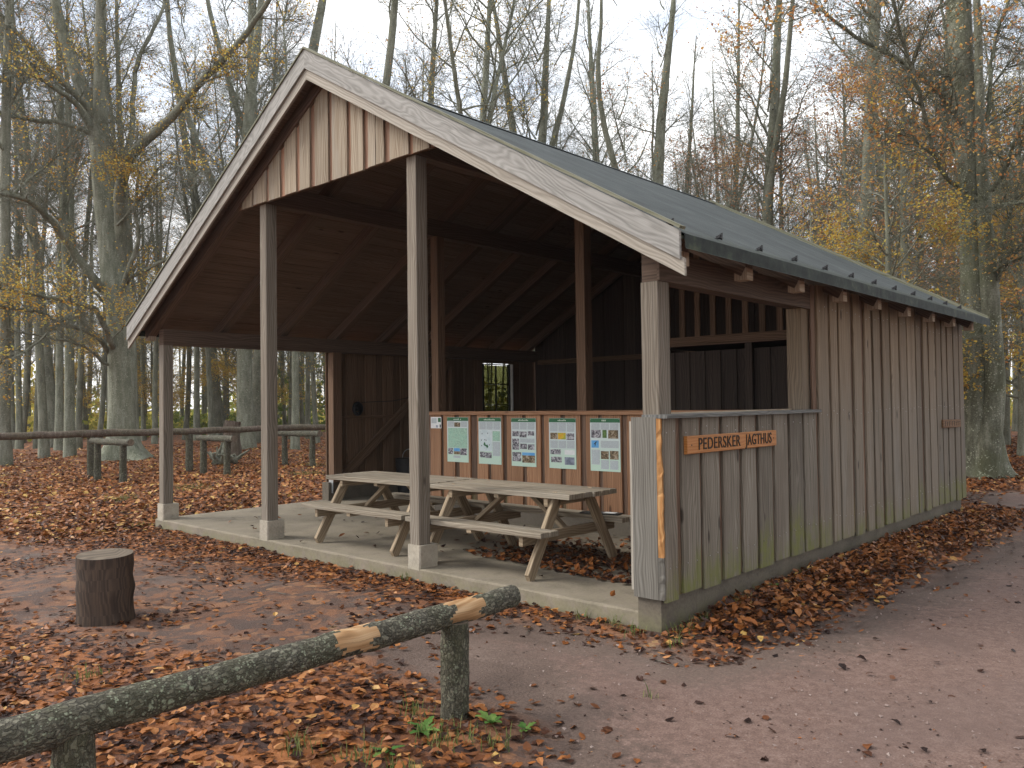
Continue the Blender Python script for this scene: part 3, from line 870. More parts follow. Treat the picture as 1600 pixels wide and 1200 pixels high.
# barge boards: wide upper, narrower lower set back, mossy strip on top
for side in (1, -1):
    sl = (5.4356 - 2.7669) / (4.241 + .3167)
    for nm, mt, yo, dz0, dz1, hz in (('barge_board', 'barge', -.222, 0, 0, .205), ('lower_barge_board', 'barge_low', -.196, -.200, -.198, .122)):
        xe = XR + side * (4.5577 + (.022 if nm != 'barge_board' else 0))
        p0 = Vector((XR, yo, 5.425 + dz0 - hz / 2)); p1 = Vector((xe, yo, 2.767 + dz1 - hz / 2))
        # plumb cut ends: a sheared prism whose width runs vertically
        mm = MB()
        t_ = .026
        v_ = []; segs = 6
        for k in range(segs + 1):
            q = p0.lerp(p1, k / segs)
            for dy, dzz in ((-t_ / 2, -hz / 2), (-t_ / 2, hz / 2), (t_ / 2, hz / 2), (t_ / 2, -hz / 2)):
                v_.append((q.x, q.y + dy, q.z + dzz))
        fs, us = [], []
        ou, ov = rng.uniform(0, 50), rng.uniform(0, 50)
        Lb = (p1 - p0).length
        pv = [0, hz * .88, hz * .88 + t_, hz * 1.76 + t_, hz * 1.76 + 2 * t_]
        for k in range(segs):
            u0, u1 = ou + Lb * k / segs, ou + Lb * (k + 1) / segs
            for i in range(4):
                j = (i + 1) % 4
                f = (k * 4 + i, k * 4 + j, (k + 1) * 4 + j, (k + 1) * 4 + i); u_ = ((u0, ov + pv[i]), (u0, ov + pv[i + 1]), (u1, ov + pv[i + 1]), (u1, ov + pv[i]))
                if side > 0: f = f[::-1]; u_ = u_[::-1]
                fs.append(f); us.append(u_)
        e = segs * 4
        for f in ((0, 1, 2, 3), (e + 3, e + 2, e + 1, e)):
            fs.append(f if side > 0 else f[::-1]); us.append(((ou, ov), (ou, ov + hz), (ou + .02, ov + hz), (ou + .02, ov)))
        mm.add(v_, fs, us)
        mm.build(nm, M[mt], roof, origin=p0)
    p0 = Vector((XR, -.213, 5.425 + .016)); p1 = Vector((XR + side * 4.572, -.213, 2.767 + .016))
    plank('cap_strip', M['capstrip'], roof, p0, p1, (0, 1, 0), .075, .022, cham=.003, ends=(0, 0))

# ------------------------------------------------------------------ walls
def board_run(parent, mat, spans, axis, face, zfun0, zfun1, t=.024, facing=1, jit=.004, segs=4, zj=.012, name='board', mats=None):
    """vertical boards; spans along axis ('x' or 'y'), outer face at `face` (facing = sign of its outward normal)"""
    for (a, b) in spans:
        a += rng.uniform(.002, .014); b -= rng.uniform(.002, .014)
        c = (a + b) / 2; w = b - a
        off = face - facing * t / 2
        z0 = zfun0(c) + rng.uniform(-zj, zj); z1 = zfun1(c)
        tilt = rng.uniform(-.003, .003)
        if axis == 'y':
            p0, p1, wd = (off + tilt, c, z0), (off, c + rng.uniform(-.004, .004), z1), (0, facing, 0)
        else:
            p0, p1, wd = (c, off + tilt, z0), (c + rng.uniform(-.004, .004), off, z1), (-facing, 0, 0)
        # prism front is wd x along: y-run, wd=+y, along z -> +x ; x-run, wd=-x*facing, along z -> ...
        mm = MB(); mm.prism(p0, p1, wd, w, t, cham=.004, segs=segs, jit=jit)
        mm.build(name, M[mat] if isinstance(mat, str) else mat, parent, origin=p0)
def gaps(spans, lo, hi, ov=.05):
    out = []; pts = [lo] + [q for s in spans for q in s] + [hi]
    for i in range(0, len(pts), 2):
        a, b = pts[i], pts[i + 1]
        m_ = (a + b) / 2; w = max(b - a + 2 * ov, .12)
        out.append((m_ - w / 2, m_ + w / 2))
    return out

# right side: half wall of the open bay
hw = blk('half_wall', M['inner'], shel, -.16, -.06, .16, 2.78, .24, .36)
half_sp = [(.025, .215), (.275, .55), (.60, .865), (.92, 1.215), (1.265, 1.53), (1.575, 1.845), (1.89, 2.175), (2.22, 2.52), (2.55, 2.855)]
board_run(hw, 'half_wall', half_sp, 'y', 0.0, lambda c: .108, lambda c: 1.452, jit=.007, segs=5, zj=.018)
board_run(hw, 'under', [q for q in gaps(half_sp, .1, 2.88, .04) if q[0] > .1], 'y', -.026, lambda c: .12, lambda c: 1.45, t=.022, jit=.002, segs=1)
plank('cap_rail', M['caprail'], hw, (-.062, .0, 1.467), (-.062, 2.885, 1.467), (1, 0, 0), .215, .028, cham=.004, segs=6, jit=.003)
plank('inner_rail', M['tail'], hw, (-.186, .16, 1.455), (-.186, 2.68, 1.455), (0, 0, 1), .075, .03)
blk('wall_rail', M['inner'], hw, -.14, -.06, .17, 2.77, 1.33, 1.42)
# its front return: broad board, torn edge strip, thin board behind
plank('corner_board', M['corner'], hw, (-.157, .012, .115), (-.157, .012, 1.462), (1, 0, 0), .222, .026, cham=.004, segs=5, jit=.003)
mm = MB()
vs = []; nseg = 34
for k in range(nseg + 1):
    z = .115 + 1.35 * k / nseg + rng.uniform(-.01, .01) * (0 < k < nseg)
    wob = rng.uniform(-.008, .008)
    xl = -.0465 + .0008 * math.sin(k); xr_ = -.004 + rng.uniform(-.009, .002) - (.008 if k > 24 else 0)
    for x, y in ((xl, .0), (xr_, .004 + rng.uniform(0, .012)), (xr_ - .004, .036), (xl, .036)): vs.append((x, y, z))
fs, us = [], []
for k in range(nseg):
    for i in range(4):
        j = (i + 1) % 4
        fs.append((k * 4 + i, k * 4 + j, (k + 1) * 4 + j, (k + 1) * 4 + i)); us.append(((k * .04, i * .03), (k * .04, i * .03 + .03), (k * .04 + .04, i * .03 + .03), (k * .04 + .04, i * .03)))
fs.append((3, 2, 1, 0)); us.append(((0, 0),) * 4); fs.append(tuple(nseg * 4 + i for i in range(4))); us.append(((0, 0),) * 4)
mm.add(vs, fs, us, 0)
mi = [0 if f[0] // 4 >= 8 else 1 for f in fs]
mm.mi = mi
tag(mm.build('torn_board', [M['fresh'], M['corner']], hw), 'splintered orange edge board of the front corner')
plank('corner_board', M['barge_low'], hw, (-.284, .06, .16), (-.284, .06, 1.43), (0, 1, 0), .09, .024, cham=.003, segs=3, jit=.003)
# header boarding above the opening
plank('header_board', M['rafter'], shel, (-.044, .06, 2.60), (-.044, 2.89, 2.60), (0, 0, 1), .23, .022, cham=.003)

# right side: tall boarded wall
sw = blk('side_wall', M['inner'], shel, -.16, -.06, 2.9, 8.3, .24, .36)
tall_sp = [(2.91, 3.2), (3.265, 3.455), (3.49, 3.83), (3.905, 4.155), (4.255, 4.475), (4.525, 4.765), (4.84, 5.09), (5.125, 5.415), (5.465, 5.725), (5.755, 6.075), (6.105, 6.295), (6.43, 6.63), (6.665, 6.965), (6.995, 7.235), (7.275, 7.5), (7.55, 7.83), (7.875, 8.125), (8.165, 8.385)]
board_run(sw, 'side_wall', tall_sp, 'y', .001, lambda c: .108, lambda c: 2.735, jit=.006, segs=6, zj=.014)
board_run(sw, 'under', gaps(tall_sp, 2.87, 8.40, .04), 'y', -.026, lambda c: .12, lambda c: 2.73, t=.022, jit=.002, segs=1)
plank('corner_board', M['side_wall'], shel, (-.11, 8.412, .115), (-.11, 8.412, 2.73), (-1, 0, 0), .2, .024, cham=.003, segs=4, jit=.003)

# nail heads, two to a board at each rail
for wall_, spans_, rows_ in ((hw, half_sp, (.36, 1.36)), (sw, tall_sp, (.36, 1.45, 2.5))):
    mm = MB()
    for a, b in spans_:
        for z in rows_:
            for q in (.26, .74):
                y_ = a + (b - a) * q + rng.uniform(-.012, .012); z_ = z + rng.uniform(-.03, .03)
                mm.tube([(.0, y_, z_), (.0045, y_, z_)], [.0055, .005], 6)
    o = mm.build('nail_heads', M['screw'], wall_); o['kind'] = 'stuff'

# gable boarding
gb = blk('gable', M['inner'], shel, -6.05, -2.47, .035, .085, 4.035, 4.15)
gsp = [(-5.97, -5.74), (-5.70, -5.42), (-5.355, -5.115), (-5.01, -4.78), (-4.70, -4.50), (-4.40, -4.15), (-4.075, -3.81), (-3.74, -3.535), (-3.45, -3.335), (-3.32, -3.20), (-3.10, -2.815), (-2.745, -2.52)]
def gable_board(mat, a, b, face, t, jit, zb, nm, par=None, gap=.06):
    mm = MB(); ou, ov = rng.uniform(0, 50), rng.uniform(0, 50)
    top = lambda x: roof_z(x) - gap
    xs = [a, b]
    if a < XR < b: xs = [a, XR, b]
    n = 4; vs = []
    # columns left to right, rows bottom to top
    jl = [rng.uniform(-jit, jit) for _ in range(n + 1)]; jr = [rng.uniform(-jit, jit) for _ in range(n + 1)]
    for y in (face, face + t):
        for k in range(n + 1):
            for ii, x in enumerate(xs):
                xx = x + (jl[k] if ii == 0 else jr[k] if ii == len(xs) - 1 else 0)
                vs.append((xx, y, zb + (top(x) - zb) * k / n))
    c = len(xs); half = (n + 1) * c
    fs, us = [], []
    def addf(f): fs.append(f); us.append(tuple((ou + vs[i][2], ov + vs[i][0] + vs[i][1]) for i in f))
    for k in range(n):
        for i in range(c - 1):
            q = k * c + i
            addf((q, q + 1, q + c + 1, q + c)); addf((half + q + c, half + q + c + 1, half + q + 1, half + q))
        q = k * c; addf((q, q + c, half + q + c, half + q)); q = k * c + c - 1; addf((q + c, q, half + q, half + q + c))
    for i in range(c - 1):
        addf((i + 1, i, half + i, half + i + 1)); q = n * c + i; addf((q, q + 1, half + q + 1, half + q))
    mm.add(vs, fs, us); mm.build(nm, M[mat], par or gb, origin=(a, face, zb))
for a, b in gsp: gable_board('gable', a, b, .0, .022, .005, 4.025 + rng.uniform(-.012, .008), 'board')
for a, b in gaps(gsp, -6.05, -2.47, .03): gable_board('gable_under', max(a, -6.07), min(b, -2.45), .024, .009, .001, 4.03, 'board')

# low partition that carries the posters
PY_ = 2.80
pt = blk('partition', M['inner'], shel, -5.66, -.2, PY_ + .05, PY_ + .1, .24, .34)
psp = []
x = -5.665
ws = [.225, .245, .23, .215, .24, .29, .26, .275, .255, .20, .30]
gp = [.045, .085, .12, .05, .055, .06, .04, .07, .07, .04, .06]
i = 0
while x < -.45:
    w = ws[i % 11]; psp.append((x, x + w)); x += w + gp[i % 11]; i += 1
board_run(pt, 'partition', psp, 'x', PY_, lambda c: .2, lambda c: 1.43, facing=-1, jit=.003, segs=3, zj=.008)
board_run(pt, 'under', gaps(psp, -5.67, -.3, .03), 'x', PY_ + .026, lambda c: .2, lambda c: 1.43, facing=-1, t=.022, jit=.001, segs=1)
plank('top_rail', M['partition'], pt, (-5.67, PY_ + .05, 1.456), (-.24, PY_ + .05, 1.456), (0, 1, 0), .17, .05, cham=.004)

# left wall with window, brace and rail
XLW = -8.40
lw = blk('left_wall', M['inner'], shel, XLW - .08, XLW - .03, 2.93, 8.3, .3, .4)
WY0, WY1, WZ0, WZ1 = 6.69, 7.52, 1.14, 2.41
y = 2.93; i = 0
while y < 8.3:
    w = rng.choice([.17, .2, .22, .19]); b = min(y + w, 8.34)
    nm_mat = 'inner'
    off = 0 if i % 2 == 0 else -.018
    parts_ = [(.31, 2.49)]
    if 8.2 < b: b = 8.42
    if b > WY0 - .02 and y < WY1 + .02: parts_ = [(.31, WZ0 - .02), (WZ1 + .03, 2.49)]
    for z0, z1 in parts_:
        mm = MB(); mm.prism((XLW - .035 + off, (y + b) / 2, z0), (XLW - .035 + off, (y + b) / 2, z1), (0, 1, 0), b - y + .02, .022, segs=1)
        mm.build('board', M[nm_mat], lw)
    y = b; i += 1
plank('brace', M['inner'], lw, (XLW + .035, 3.1, .28), (XLW + .035, 5.75, 2.45), (0, .63, -.77), .165, .06, cham=.004)
plank('wall_rail', M['inner'], lw, (XLW + .01, 3.1, 1.385), (XLW + .01, 6.5, 1.385), (0, 0, 1), .05, .045)
plank('wall_post', M['inner'], lw, (XLW + .02, 5.8, .3), (XLW + .02, 5.8, 2.48), (0, 1, 0), .1, .08)
win = MB()
fw_ = .045
xw0, xw1 = XLW - .06, XLW + .0
win.box(xw0, xw1, WY0, WY0 + fw_, WZ0, WZ1); win.box(xw0, xw1, WY1 - fw_, WY1, WZ0, WZ1)
win.box(xw0 + .002, xw1 - .002, WY0 + fw_, WY1 - fw_, WZ0, WZ0 + fw_); win.box(xw0 + .002, xw1 - .002, WY0 + fw_, WY1 - fw_, WZ1 - fw_ * .5, WZ1)
wf = win.build('window', M['black'], shel)
ym = (WY0 + WY1) / 2
for ya_ in (WY0 - .115, WY1 + .145):
    plank('board', M['inner'], lw, (XLW - .02, ya_, WZ0 - .1), (XLW - .02, ya_, WZ1 + .1), (0, 1, 0), .225, .026)
plank('board', M['inner'], lw, (XLW - .018, WY0 - .1, WZ1 + .06), (XLW - .018, WY1 + .1, WZ1 + .06), (0, 0, 1), .1, .028)
mm = MB(); mm.box(xw0 + .01, xw1 - .01, ym - .012, ym + .012, WZ0 + fw_, WZ1 - .03)
for z in (1.563, 1.993): mm.box(xw0 + .008, xw1 - .008, WY0 + fw_, WY1 - fw_, z - .012, z + .012)
mm.build('window_bars', M['black'], wf)
mm = MB(); mm.box(XLW - .05, XLW + .055, WY1 + .002, WY1 + .03, WZ0, WZ1); mm.build('window_reveal', M['white_paint'], wf)
zz = [WZ0 + fw_, 1.551, 1.575, 1.981, 2.005, WZ1 - .03]
for k in range(3):
    for (ya, yb) in ((WY0 + fw_, ym - .012), (ym + .012, WY1 - fw_)):
        mm = MB(); mm.box(XLW - .037, XLW - .033, ya + .001, yb - .001, zz[2 * k] + .001, zz[2 * k + 1] - .001, cham=.0005)
        mm.build('pane', M['glass'], wf)

# back gable wall, and the storeroom wall with open slats above
bw = blk('back_wall', M['inner'], shel, -8.3, -.25, 8.36, 8.38, .3, .4)
x = -8.40; i = 0
while x < -.1:
    w = rng.choice([.24, .27, .3]); b = min(x + w, -.02); c = (x + b) / 2
    off = 0 if i % 2 == 0 else .02
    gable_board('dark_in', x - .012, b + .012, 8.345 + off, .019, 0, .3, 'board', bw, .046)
    x = b; i += 1
for z in (1.4, 2.47): plank('wall_rail', M['inner'], bw, (-8.3, 8.31, z), (-.2, 8.31, z), (0, 0, 1), .1, .04)
sr = blk('storeroom_wall', M['inner'], shel, -3.3, -.22, 5.0, 5.05, .02, .1)
x = -3.3; i = 0
while x < -.25:
    b = min(x + .14, -.2); c = (x + b) / 2
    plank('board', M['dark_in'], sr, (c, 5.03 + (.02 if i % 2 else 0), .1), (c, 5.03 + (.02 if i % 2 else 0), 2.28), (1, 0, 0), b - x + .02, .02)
    if i % 2 == 0: plank('slat', M['inner'], sr, (c - .01, 5.0, 2.36), (c - .01, 5.0, roof_z(c) - .22), (1, 0, 0), .085, .022)
    x = b - .02 if i % 2 else b - .02; i += 1
plank('wall_beam', M['inner'], sr, (-3.35, 4.965, 2.42), (-.2, 4.965, 2.42), (0, 0, 1), .13, .045)
plank('wall_post', M['dark_in'], sr, (-1.75, 4.985, .1), (-1.75, 4.985, 2.35), (1, 0, 0), .1, .05)
x = -3.3
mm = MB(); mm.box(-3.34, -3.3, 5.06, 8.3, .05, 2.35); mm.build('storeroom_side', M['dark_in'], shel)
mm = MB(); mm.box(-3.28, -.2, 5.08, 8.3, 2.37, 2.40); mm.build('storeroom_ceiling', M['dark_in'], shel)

# ------------------------------------------------------------------ signs on the right side
def text_mesh(name, body, size, mat, sx=1.0, depth=.004):
    cu = bpy.data.curves.new(name, 'FONT'); cu.body = body; cu.size = size; cu.extrude = depth; cu.align_x = 'CENTER'; cu.align_y = 'CENTER'
    cu.space_character = 1.08; cu.space_word = 1.1; cu.offset = .0006
    tmp = bpy.data.objects.new(name, cu); COL.objects.link(tmp)
    dg = bpy.context.evaluated_depsgraph_get(); dg.update()
    me = bpy.data.meshes.new_from_object(tmp.evaluated_get(dg))
    bpy.data.objects.remove(tmp); bpy.data.curves.remove(cu)
    # stand it on a wall facing +X: text x -> +Y, text y -> +Z
    for v in me.vertices:
        x, y, z = v.co
        v.co = (z, x * sx, y)
    me.materials.clear(); me.materials.append(mat); me.name = name
    return me
sg = thing('name_sign', (.003, 1.08, 1.172), 'orange oiled wooden sign with dark carved name on the half wall', 'sign')
mm = MB(); mm.prism((.0185, .306, 1.242), (.0185, 1.858, 1.240), (0, 0, -1), .138, .031, cham=.005, segs=2)
mm.build('sign_board', M['sign'], sg)
for word, ya, yb in (('PEDERSKER', .475, 1.165), ('JAGTHUS', 1.255, 1.755)):
    tm = text_mesh('lettering', word, .132, M['paint_black'])
    ys_ = [v.co.y for v in tm.vertices]; lo_, hi_ = min(ys_), max(ys_)
    for v in tm.vertices: v.co.y = (v.co.y - lo_) / (hi_ - lo_) * (yb - ya)
    link('lettering', tm, sg, (.0345, ya, 1.2405))
for y in (.37, 1.80):
    mm = MB(); mm.tube([(.0335, y, 1.241), (.0365, y, 1.241)], [.006, .006], 8); mm.build('screw', M['iron'], sg)
sg2 = thing('small_sign', (.004, 7.6, 1.16), 'small brown wooden sign near the far end of the side wall', 'sign')
mm = MB(); mm.prism((.016, 7.17, 1.225), (.016, 8.05, 1.212), (0, 0, -1), .115, .024, cham=.004); mm.build('sign_board', M['sign_old'], sg2)
for y, h, w in ((7.26, .07, .03), (7.36, .062, .035), (7.47, .07, .03), (7.60, .064, .04), (7.72, .066, .03), (7.84, .058, .045), (7.95, .062, .03)):
    zc = 1.222 - (y - 7.2) * .012
    mm = MB()
    mm.box(.0275, .0305, y - .007, y + .007, zc - h / 2, zc + h / 2)
    mm.box(.0277, .0303, y + .008, y + .008 + w, zc + h / 2 - .014, zc + h / 2 - .001)
    mm.build('carved_mark', M['paint_black'], sg2)

# ------------------------------------------------------------------ posters on the partition
def flat(name, mat, parent, x0, x1, z0, z1, y, sub=1):
    """thin printed sheet facing -Y"""
    t = .0008
    vs = [(x0, y, z0), (x1, y, z0), (x1, y, z1), (x0, y, z1), (x0, y + t, z0), (x1, y + t, z0), (x1, y + t, z1), (x0, y + t, z1)]
    fs = [(0, 1, 2, 3), (7, 6, 5, 4), (4, 5, 1, 0), (5, 6, 2, 1), (6, 7, 3, 2), (7, 4, 0, 3)]
    mm = MB(); mm.add(vs, fs, [tuple((vs[i][2], vs[i][0]) for i in f) for f in fs])
    return mm.build(name, mat, parent, origin=((x0 + x1) / 2, y, z0))
def poster(x0, x1, z0, z1, label, items, title=.4):
    p = thing('information_poster', ((x0 + x1) / 2, PY_ - .004, z0), label, 'poster', 'green headed information posters on the partition')
    w, h = x1 - x0, z1 - z0
    flat('sheet', M['paper'], p, x0, x1, z0, z1, PY_ - .006)
    flat('header_band', M['header'], p, x0 + .002, x1 - .002, z1 - .052, z1 - .002, PY_ - .0075)
    cx = (x0 + x1) / 2
    tw = title * w
    n = max(3, int(tw / .022)); step = tw / n
    mm = MB()
    for i in range(n):
        if rng.random() < .12: continue
        a = cx - tw / 2 + i * step; hh = rng.choice([.012, .018])
        mm.box(a, a + step * .68, PY_ - .0086, PY_ - .008, z1 - .036, z1 - .036 + hh, cham=.0001)
    mm.build('title', M['title'], p)
    for (mt, a, b, c, d) in items:
        nm = {'text': 'text_block', 'ph_map': 'map_print', 'ph_pale': 'map_print'}.get(mt, 'photo_print')
        flat(nm, M[mt], p, x0 + a * w, x0 + b * w, z1 - d * h, z1 - c * h, PY_ - (.0076 if mt in ('ph_map', 'ph_pale') else .0084))
    for (a, b) in ((.03, .02), (.97, .02)):
        mm = MB(); mm.tube([(x0 + a * w, PY_ - .010, z1 - .014), (x0 + a * w, PY_ - .004, z1 - .014)], [.004, .004], 6); mm.build('pin', M['screw'], p)
    return p
cols3 = [(.04, .33), (.36, .64), (.67, .95)]
T1 = [('text', .04, .33, .09, .22), ('text', .66, .95, .09, .22), ('ph_brown', .35, .63, .115, .215), ('ph_map', .05, .95, .24, .68), ('ph_grey', .05, .28, .69, .83), ('ph_blue', .32, .60, .69, .76), ('ph_brown', .32, .60, .762, .83), ('ph_grey', .62, .93, .69, .84), ('text', .3, .62, .86, .91)]
poster(-5.30, -4.87, .77, 1.40, 'green headed poster with a large pale green map above three photos', T1, .36)
T2 = [('text', a, b, .09, .26) for a, b in cols3] + [('ph_pale', .05, .60, .27, .72), ('ph_map', .63, .95, .29, .50), ('text', .63, .95, .52, .82), ('ph_grey', .05, .29, .74, .86), ('ph_grey', .30, .58, .75, .87)]
p2 = poster(-4.67, -4.245, .765, 1.395, 'green headed poster showing a dark green area on a pale blue map', T2, .5)
mm = MB()
def fillet(pts, y, x0, z1, w, h):
    vs = [(x0 + a * w, y, z1 - b * h) for a, b in pts]
    return vs
vs = fillet([(.22, .58), (.26, .52), (.30, .55), (.33, .59), (.40, .58), (.44, .63), (.38, .66), (.33, .62), (.27, .61)], PY_ - .0089, -4.67, 1.395, .425, .63)
mm.add(vs, [tuple(range(9))], [tuple((v[0], v[2]) for v in vs)]); mm.build('map_area', M['header'], p2)
for a, b in ((.12, .5), (.13, .62), (.15, .36), (.4, .35), (.27, .49), (.33, .5), (.47, .6)):
    flat('map_mark', M['iron'], p2, -4.67 + a * .425, -4.67 + a * .425 + .010, 1.395 - b * .63, 1.395 - b * .63 + .016, PY_ - .0087)
T3 = [('text', a, b, .09, .24) for a, b in cols3] + [('ph_grey', .05, .31, .27, .38), ('ph_grey', .34, .63, .28, .40), ('ph_grey', .68, .93, .27, .36), ('ph_grey', .04, .32, .43, .66), ('ph_grey', .36, .64, .53, .64), ('ph_grey', .68, .94, .54, .65), ('text', .36, .94, .42, .51), ('ph_grey', .04, .40, .71, .90), ('ph_brown', .44, .95, .77, .92), ('ph_blue', .44, .95, .71, .768)]
poster(-4.06, -3.63, .76, 1.39, 'green headed poster covered in old black and white photos', T3, .42)
T4 = [('text', a, b, .09, .27) for a, b in cols3] + [('ph_brown', .05, .32, .29, .42), ('ph_yellow', .34, .63, .29, .42), ('ph_grey', .66, .94, .30, .43)] + [('text', a, b, .45, .60) for a, b in cols3] + [('ph_grey', .04, .44, .62, .72), ('white', .58, .95, .63, .72), ('ph_grey', .07, .47, .77, .88), ('ph_mist', .58, .94, .77, .92)]
poster(-3.41, -2.98, .76, 1.39, 'green headed poster with a bright yellow flower photo in its middle row', T4, .32)
T5 = [('text', a, b, .09, .22) for a, b in cols3] + [('ph_grey', .04, .37, .22, .37), ('ph_green', .42, .56, .22, .37), ('ph_brown', .61, .94, .22, .38), ('ph_blue', .04, .29, .42, .56), ('text', .36, .95, .42, .56), ('text', .04, .32, .60, .88), ('ph_brown', .36, .62, .62, .77), ('ph_brown', .66, .94, .61, .77), ('text', .36, .62, .79, .96), ('text', .66, .93, .79, .96)]
p5 = poster(-2.76, -2.32, .755, 1.39, 'green headed poster with a dark bird on a blue photo', T5, .2)
vs = fillet([(.20, .44), (.235, .445), (.19, .475), (.18, .52), (.155, .545), (.16, .5), (.12, .485), (.15, .475)], PY_ - .0092, -2.76, 1.39, .44, .635)
mm = MB(); mm.add(vs, [tuple(range(8))], [tuple((v[0], v[2]) for v in vs)]); mm.build('bird_print', M['black'], p5)
ns = thing('notice', (-5.53, PY_ - .004, 1.24), 'small white notice with a green square left of the posters', 'notice')
flat('sheet', M['white'], ns, -5.645, -5.42, 1.24, 1.402, PY_ - .006)
flat('green_mark', M['header'], ns, -5.49, -5.43, 1.33, 1.39, PY_ - .0075)
flat('text_block', M['text'], ns, -5.63, -5.52, 1.31, 1.385, PY_ - .0075)
flat('round_mark', M['ph_mist'], ns, -5.535, -5.49, 1.25, 1.285, PY_ - .0075)
flat('dark_mark', M['iron'], ns, -5.455, -5.43, 1.25, 1.295, PY_ - .0075)

# ------------------------------------------------------------------ picnic tables
def picnic_table(ox, oy, label):
    t = thing('picnic_table', (ox, oy, 0), label, 'picnic table', 'weathered picnic tables standing end to end')
    Lx = 1.85; h = Lx / 2
    P_ = lambda x, y, z: (ox + x, oy + y, z)
    for i in range(6):
        y = -.38 + .0655 + i * .1255
        e0, e1 = rng.uniform(-.01, .01), rng.uniform(-.01, .012)
        m = MB(); m.prism(P_(-h + e0, y, .727 + rng.uniform(-.002, .002)), P_(h + e1, y, .727 + rng.uniform(-.002, .002)), (0, -1, 0), .1135, .045, cham=.006, segs=4, jit=.002); m.build('tabletop_plank', M['table'], t)
    for s in (-1, 1):
        for k in (0, 1):
            y = s * (.73 - .0605 - k * .122)
            e0, e1 = rng.uniform(-.012, .012), rng.uniform(-.012, .012)
            m = MB(); m.prism(P_(-h + .02 + e0, y, .425), P_(h - .02 + e1, y, .425), (0, -1, 0), .116, .045, cham=.006, segs=4, jit=.002); m.build('bench_plank', M['table'], t)
    for sx in (-1, 1):
        xl = sx * (h - .24)
        for s in (-1, 1):   # splayed legs
            m = MB(); m.prism(P_(xl, s * .655, 0), P_(xl, s * .235, .703), (0, 1, 0), .105, .045, cham=.004, ends=(s * -.6 * -1, s * -.6 * -1)); m.build('leg', M['table_leg'], t)
        xi = xl - sx * .047
        m = MB(); m.prism(P_(xi, -.70, .355), P_(xi, .70, .355), (0, 0, 1), .095, .045, cham=.004); m.build('seat_beam', M['table_leg'], t)
        m = MB(); m.prism(P_(xi, -.35, .664), P_(xi, .35, .664), (0, 0, 1), .078, .045, cham=.004); m.build('top_beam', M['table_leg'], t)
        m = MB(); m.prism(P_(xi - sx * .03, 0, .36), P_(xi - sx * .50, 0, .70), (0, 1, 0), .07, .04, cham=.003); m.build('brace', M['table_leg'], t)
    m = MB(); m.prism(P_(0, -.34, .684), P_(0, .34, .684), (0, 0, 1), .036, .06, cham=.003); m.build('batten', M['table_leg'], t)
    for s in (-1, 1):
        m = MB(); m.prism(P_(0, s * .72, .384), P_(0, s * .49, .384), (0, 0, 1), .036, .06, cham=.003); m.build('batten', M['table_leg'], t)
    return t
picnic_table(-4.16, .955, 'weathered wooden picnic table on the clear part of the slab, half hidden by a post')
picnic_table(-2.265, .945, 'weathered wooden picnic table in front of the posters with leaves under it')
# things left on the bench
fo = thing('folder', (-1.72, 1.58, .4475), 'flat black folder with a white sheet lying on the far bench', 'folder', rotz=R(14))
def rel(parent, name, mat, x0, x1, y0, y1, z0, z1):
    m = MB(); m.box(x0, x1, y0, y1, z0, z1, cham=.002); me = m.mesh(name, mat)
    o = bpy.data.objects.new(name, me); COL.objects.link(o); o.parent = parent; return o
rel(fo, 'cover', M['black'], -.21, .21, -.07, .07, .0, .012)
rel(fo, 'page', M['white'], .03, .16, -.035, .05, .0125, .0145)

# ------------------------------------------------------------------ reel and bucket at the left wall
rl = thing('cord_reel', (XLW + .04, 3.52, 1.4), 'round dark cord reel hanging on the left wall', 'cord reel')
mm = MB()
pts = [(XLW + .05, 3.52 + .08 * math.cos(a), 1.53 + .095 * math.sin(a)) for a in np.linspace(0, 2 * math.pi, 19)]
mm.tube(pts, [.032] * 19, 8, cap=False); mm.build('coil', M['black'], rl, smooth=True)
mm = MB(); mm.tube([(XLW + .0, 3.52, 1.54), (XLW + .1, 3.52, 1.54)], [.05, .05], 12); mm.build('hub', M['iron'], rl)
mm = MB(); mm.tube([(XLW + .06, 3.6, 1.64), (XLW + .05, 4.3, 1.66), (XLW + .05, 5.2, 1.8)], [.006] * 3, 5); mm.build('cord', M['black'], rl)
bk = thing('bucket', (-7.95, 4.3, 0), 'dark metal bucket standing beside the left wall', 'bucket')
mm = MB(); mm.tube([(-7.95, 4.3, 0), (-7.95, 4.3, .3), (-7.95, 4.3, .62), (-7.95, 4.3, .64)], [.17, .2, .215, .225], 16); mm.build('body', M['iron'], bk, smooth=True)
mm = MB(); mm.tube([(-7.95 + .2 * math.cos(a), 4.3 + .05, .64 + .16 * math.sin(a)) for a in np.linspace(0, math.pi, 9)], [.008] * 9, 5); mm.build('handle', M['zinc'], bk)

# ------------------------------------------------------------------ log rails, stump
def lognoise(p0, p1, r0, r1, n, amp, bend=0.0):
    p0, p1 = Vector(p0), Vector(p1); pts, rad = [], []
    for i in range(n + 1):
        t_ = i / n
        q = p0.lerp(p1, t_) + Vector((rng.uniform(-amp, amp), rng.uniform(-amp, amp), rng.uniform(-amp, amp) + bend * math.sin(math.pi * t_)))
        pts.append(q); rad.append((r0 + (r1 - r0) * t_) * (1 + rng.uniform(-.04, .04)))
    return pts, rad
def log_part(name, parent, mats, pts, rad, k=14, wob=.03, strip=None):
    mm = MB(); mm.tube(pts, rad, k, wob=wob)
    nf = len(mm.f); mm.mi = [0] * (nf - 2) + [1, 1]
    if strip:
        for a, b, j0, j1 in strip:       # bark torn away on the upper side
            for i in range(a, b):
                for j in range(k):
                    if (j0 <= j < j1): mm.mi[i * k + j] = 2
    o = mm.build(name, mats, parent, smooth=False)
    for p_ in o.data.polygons:
        p_.use_smooth = p_.index < nf - 2
    return o
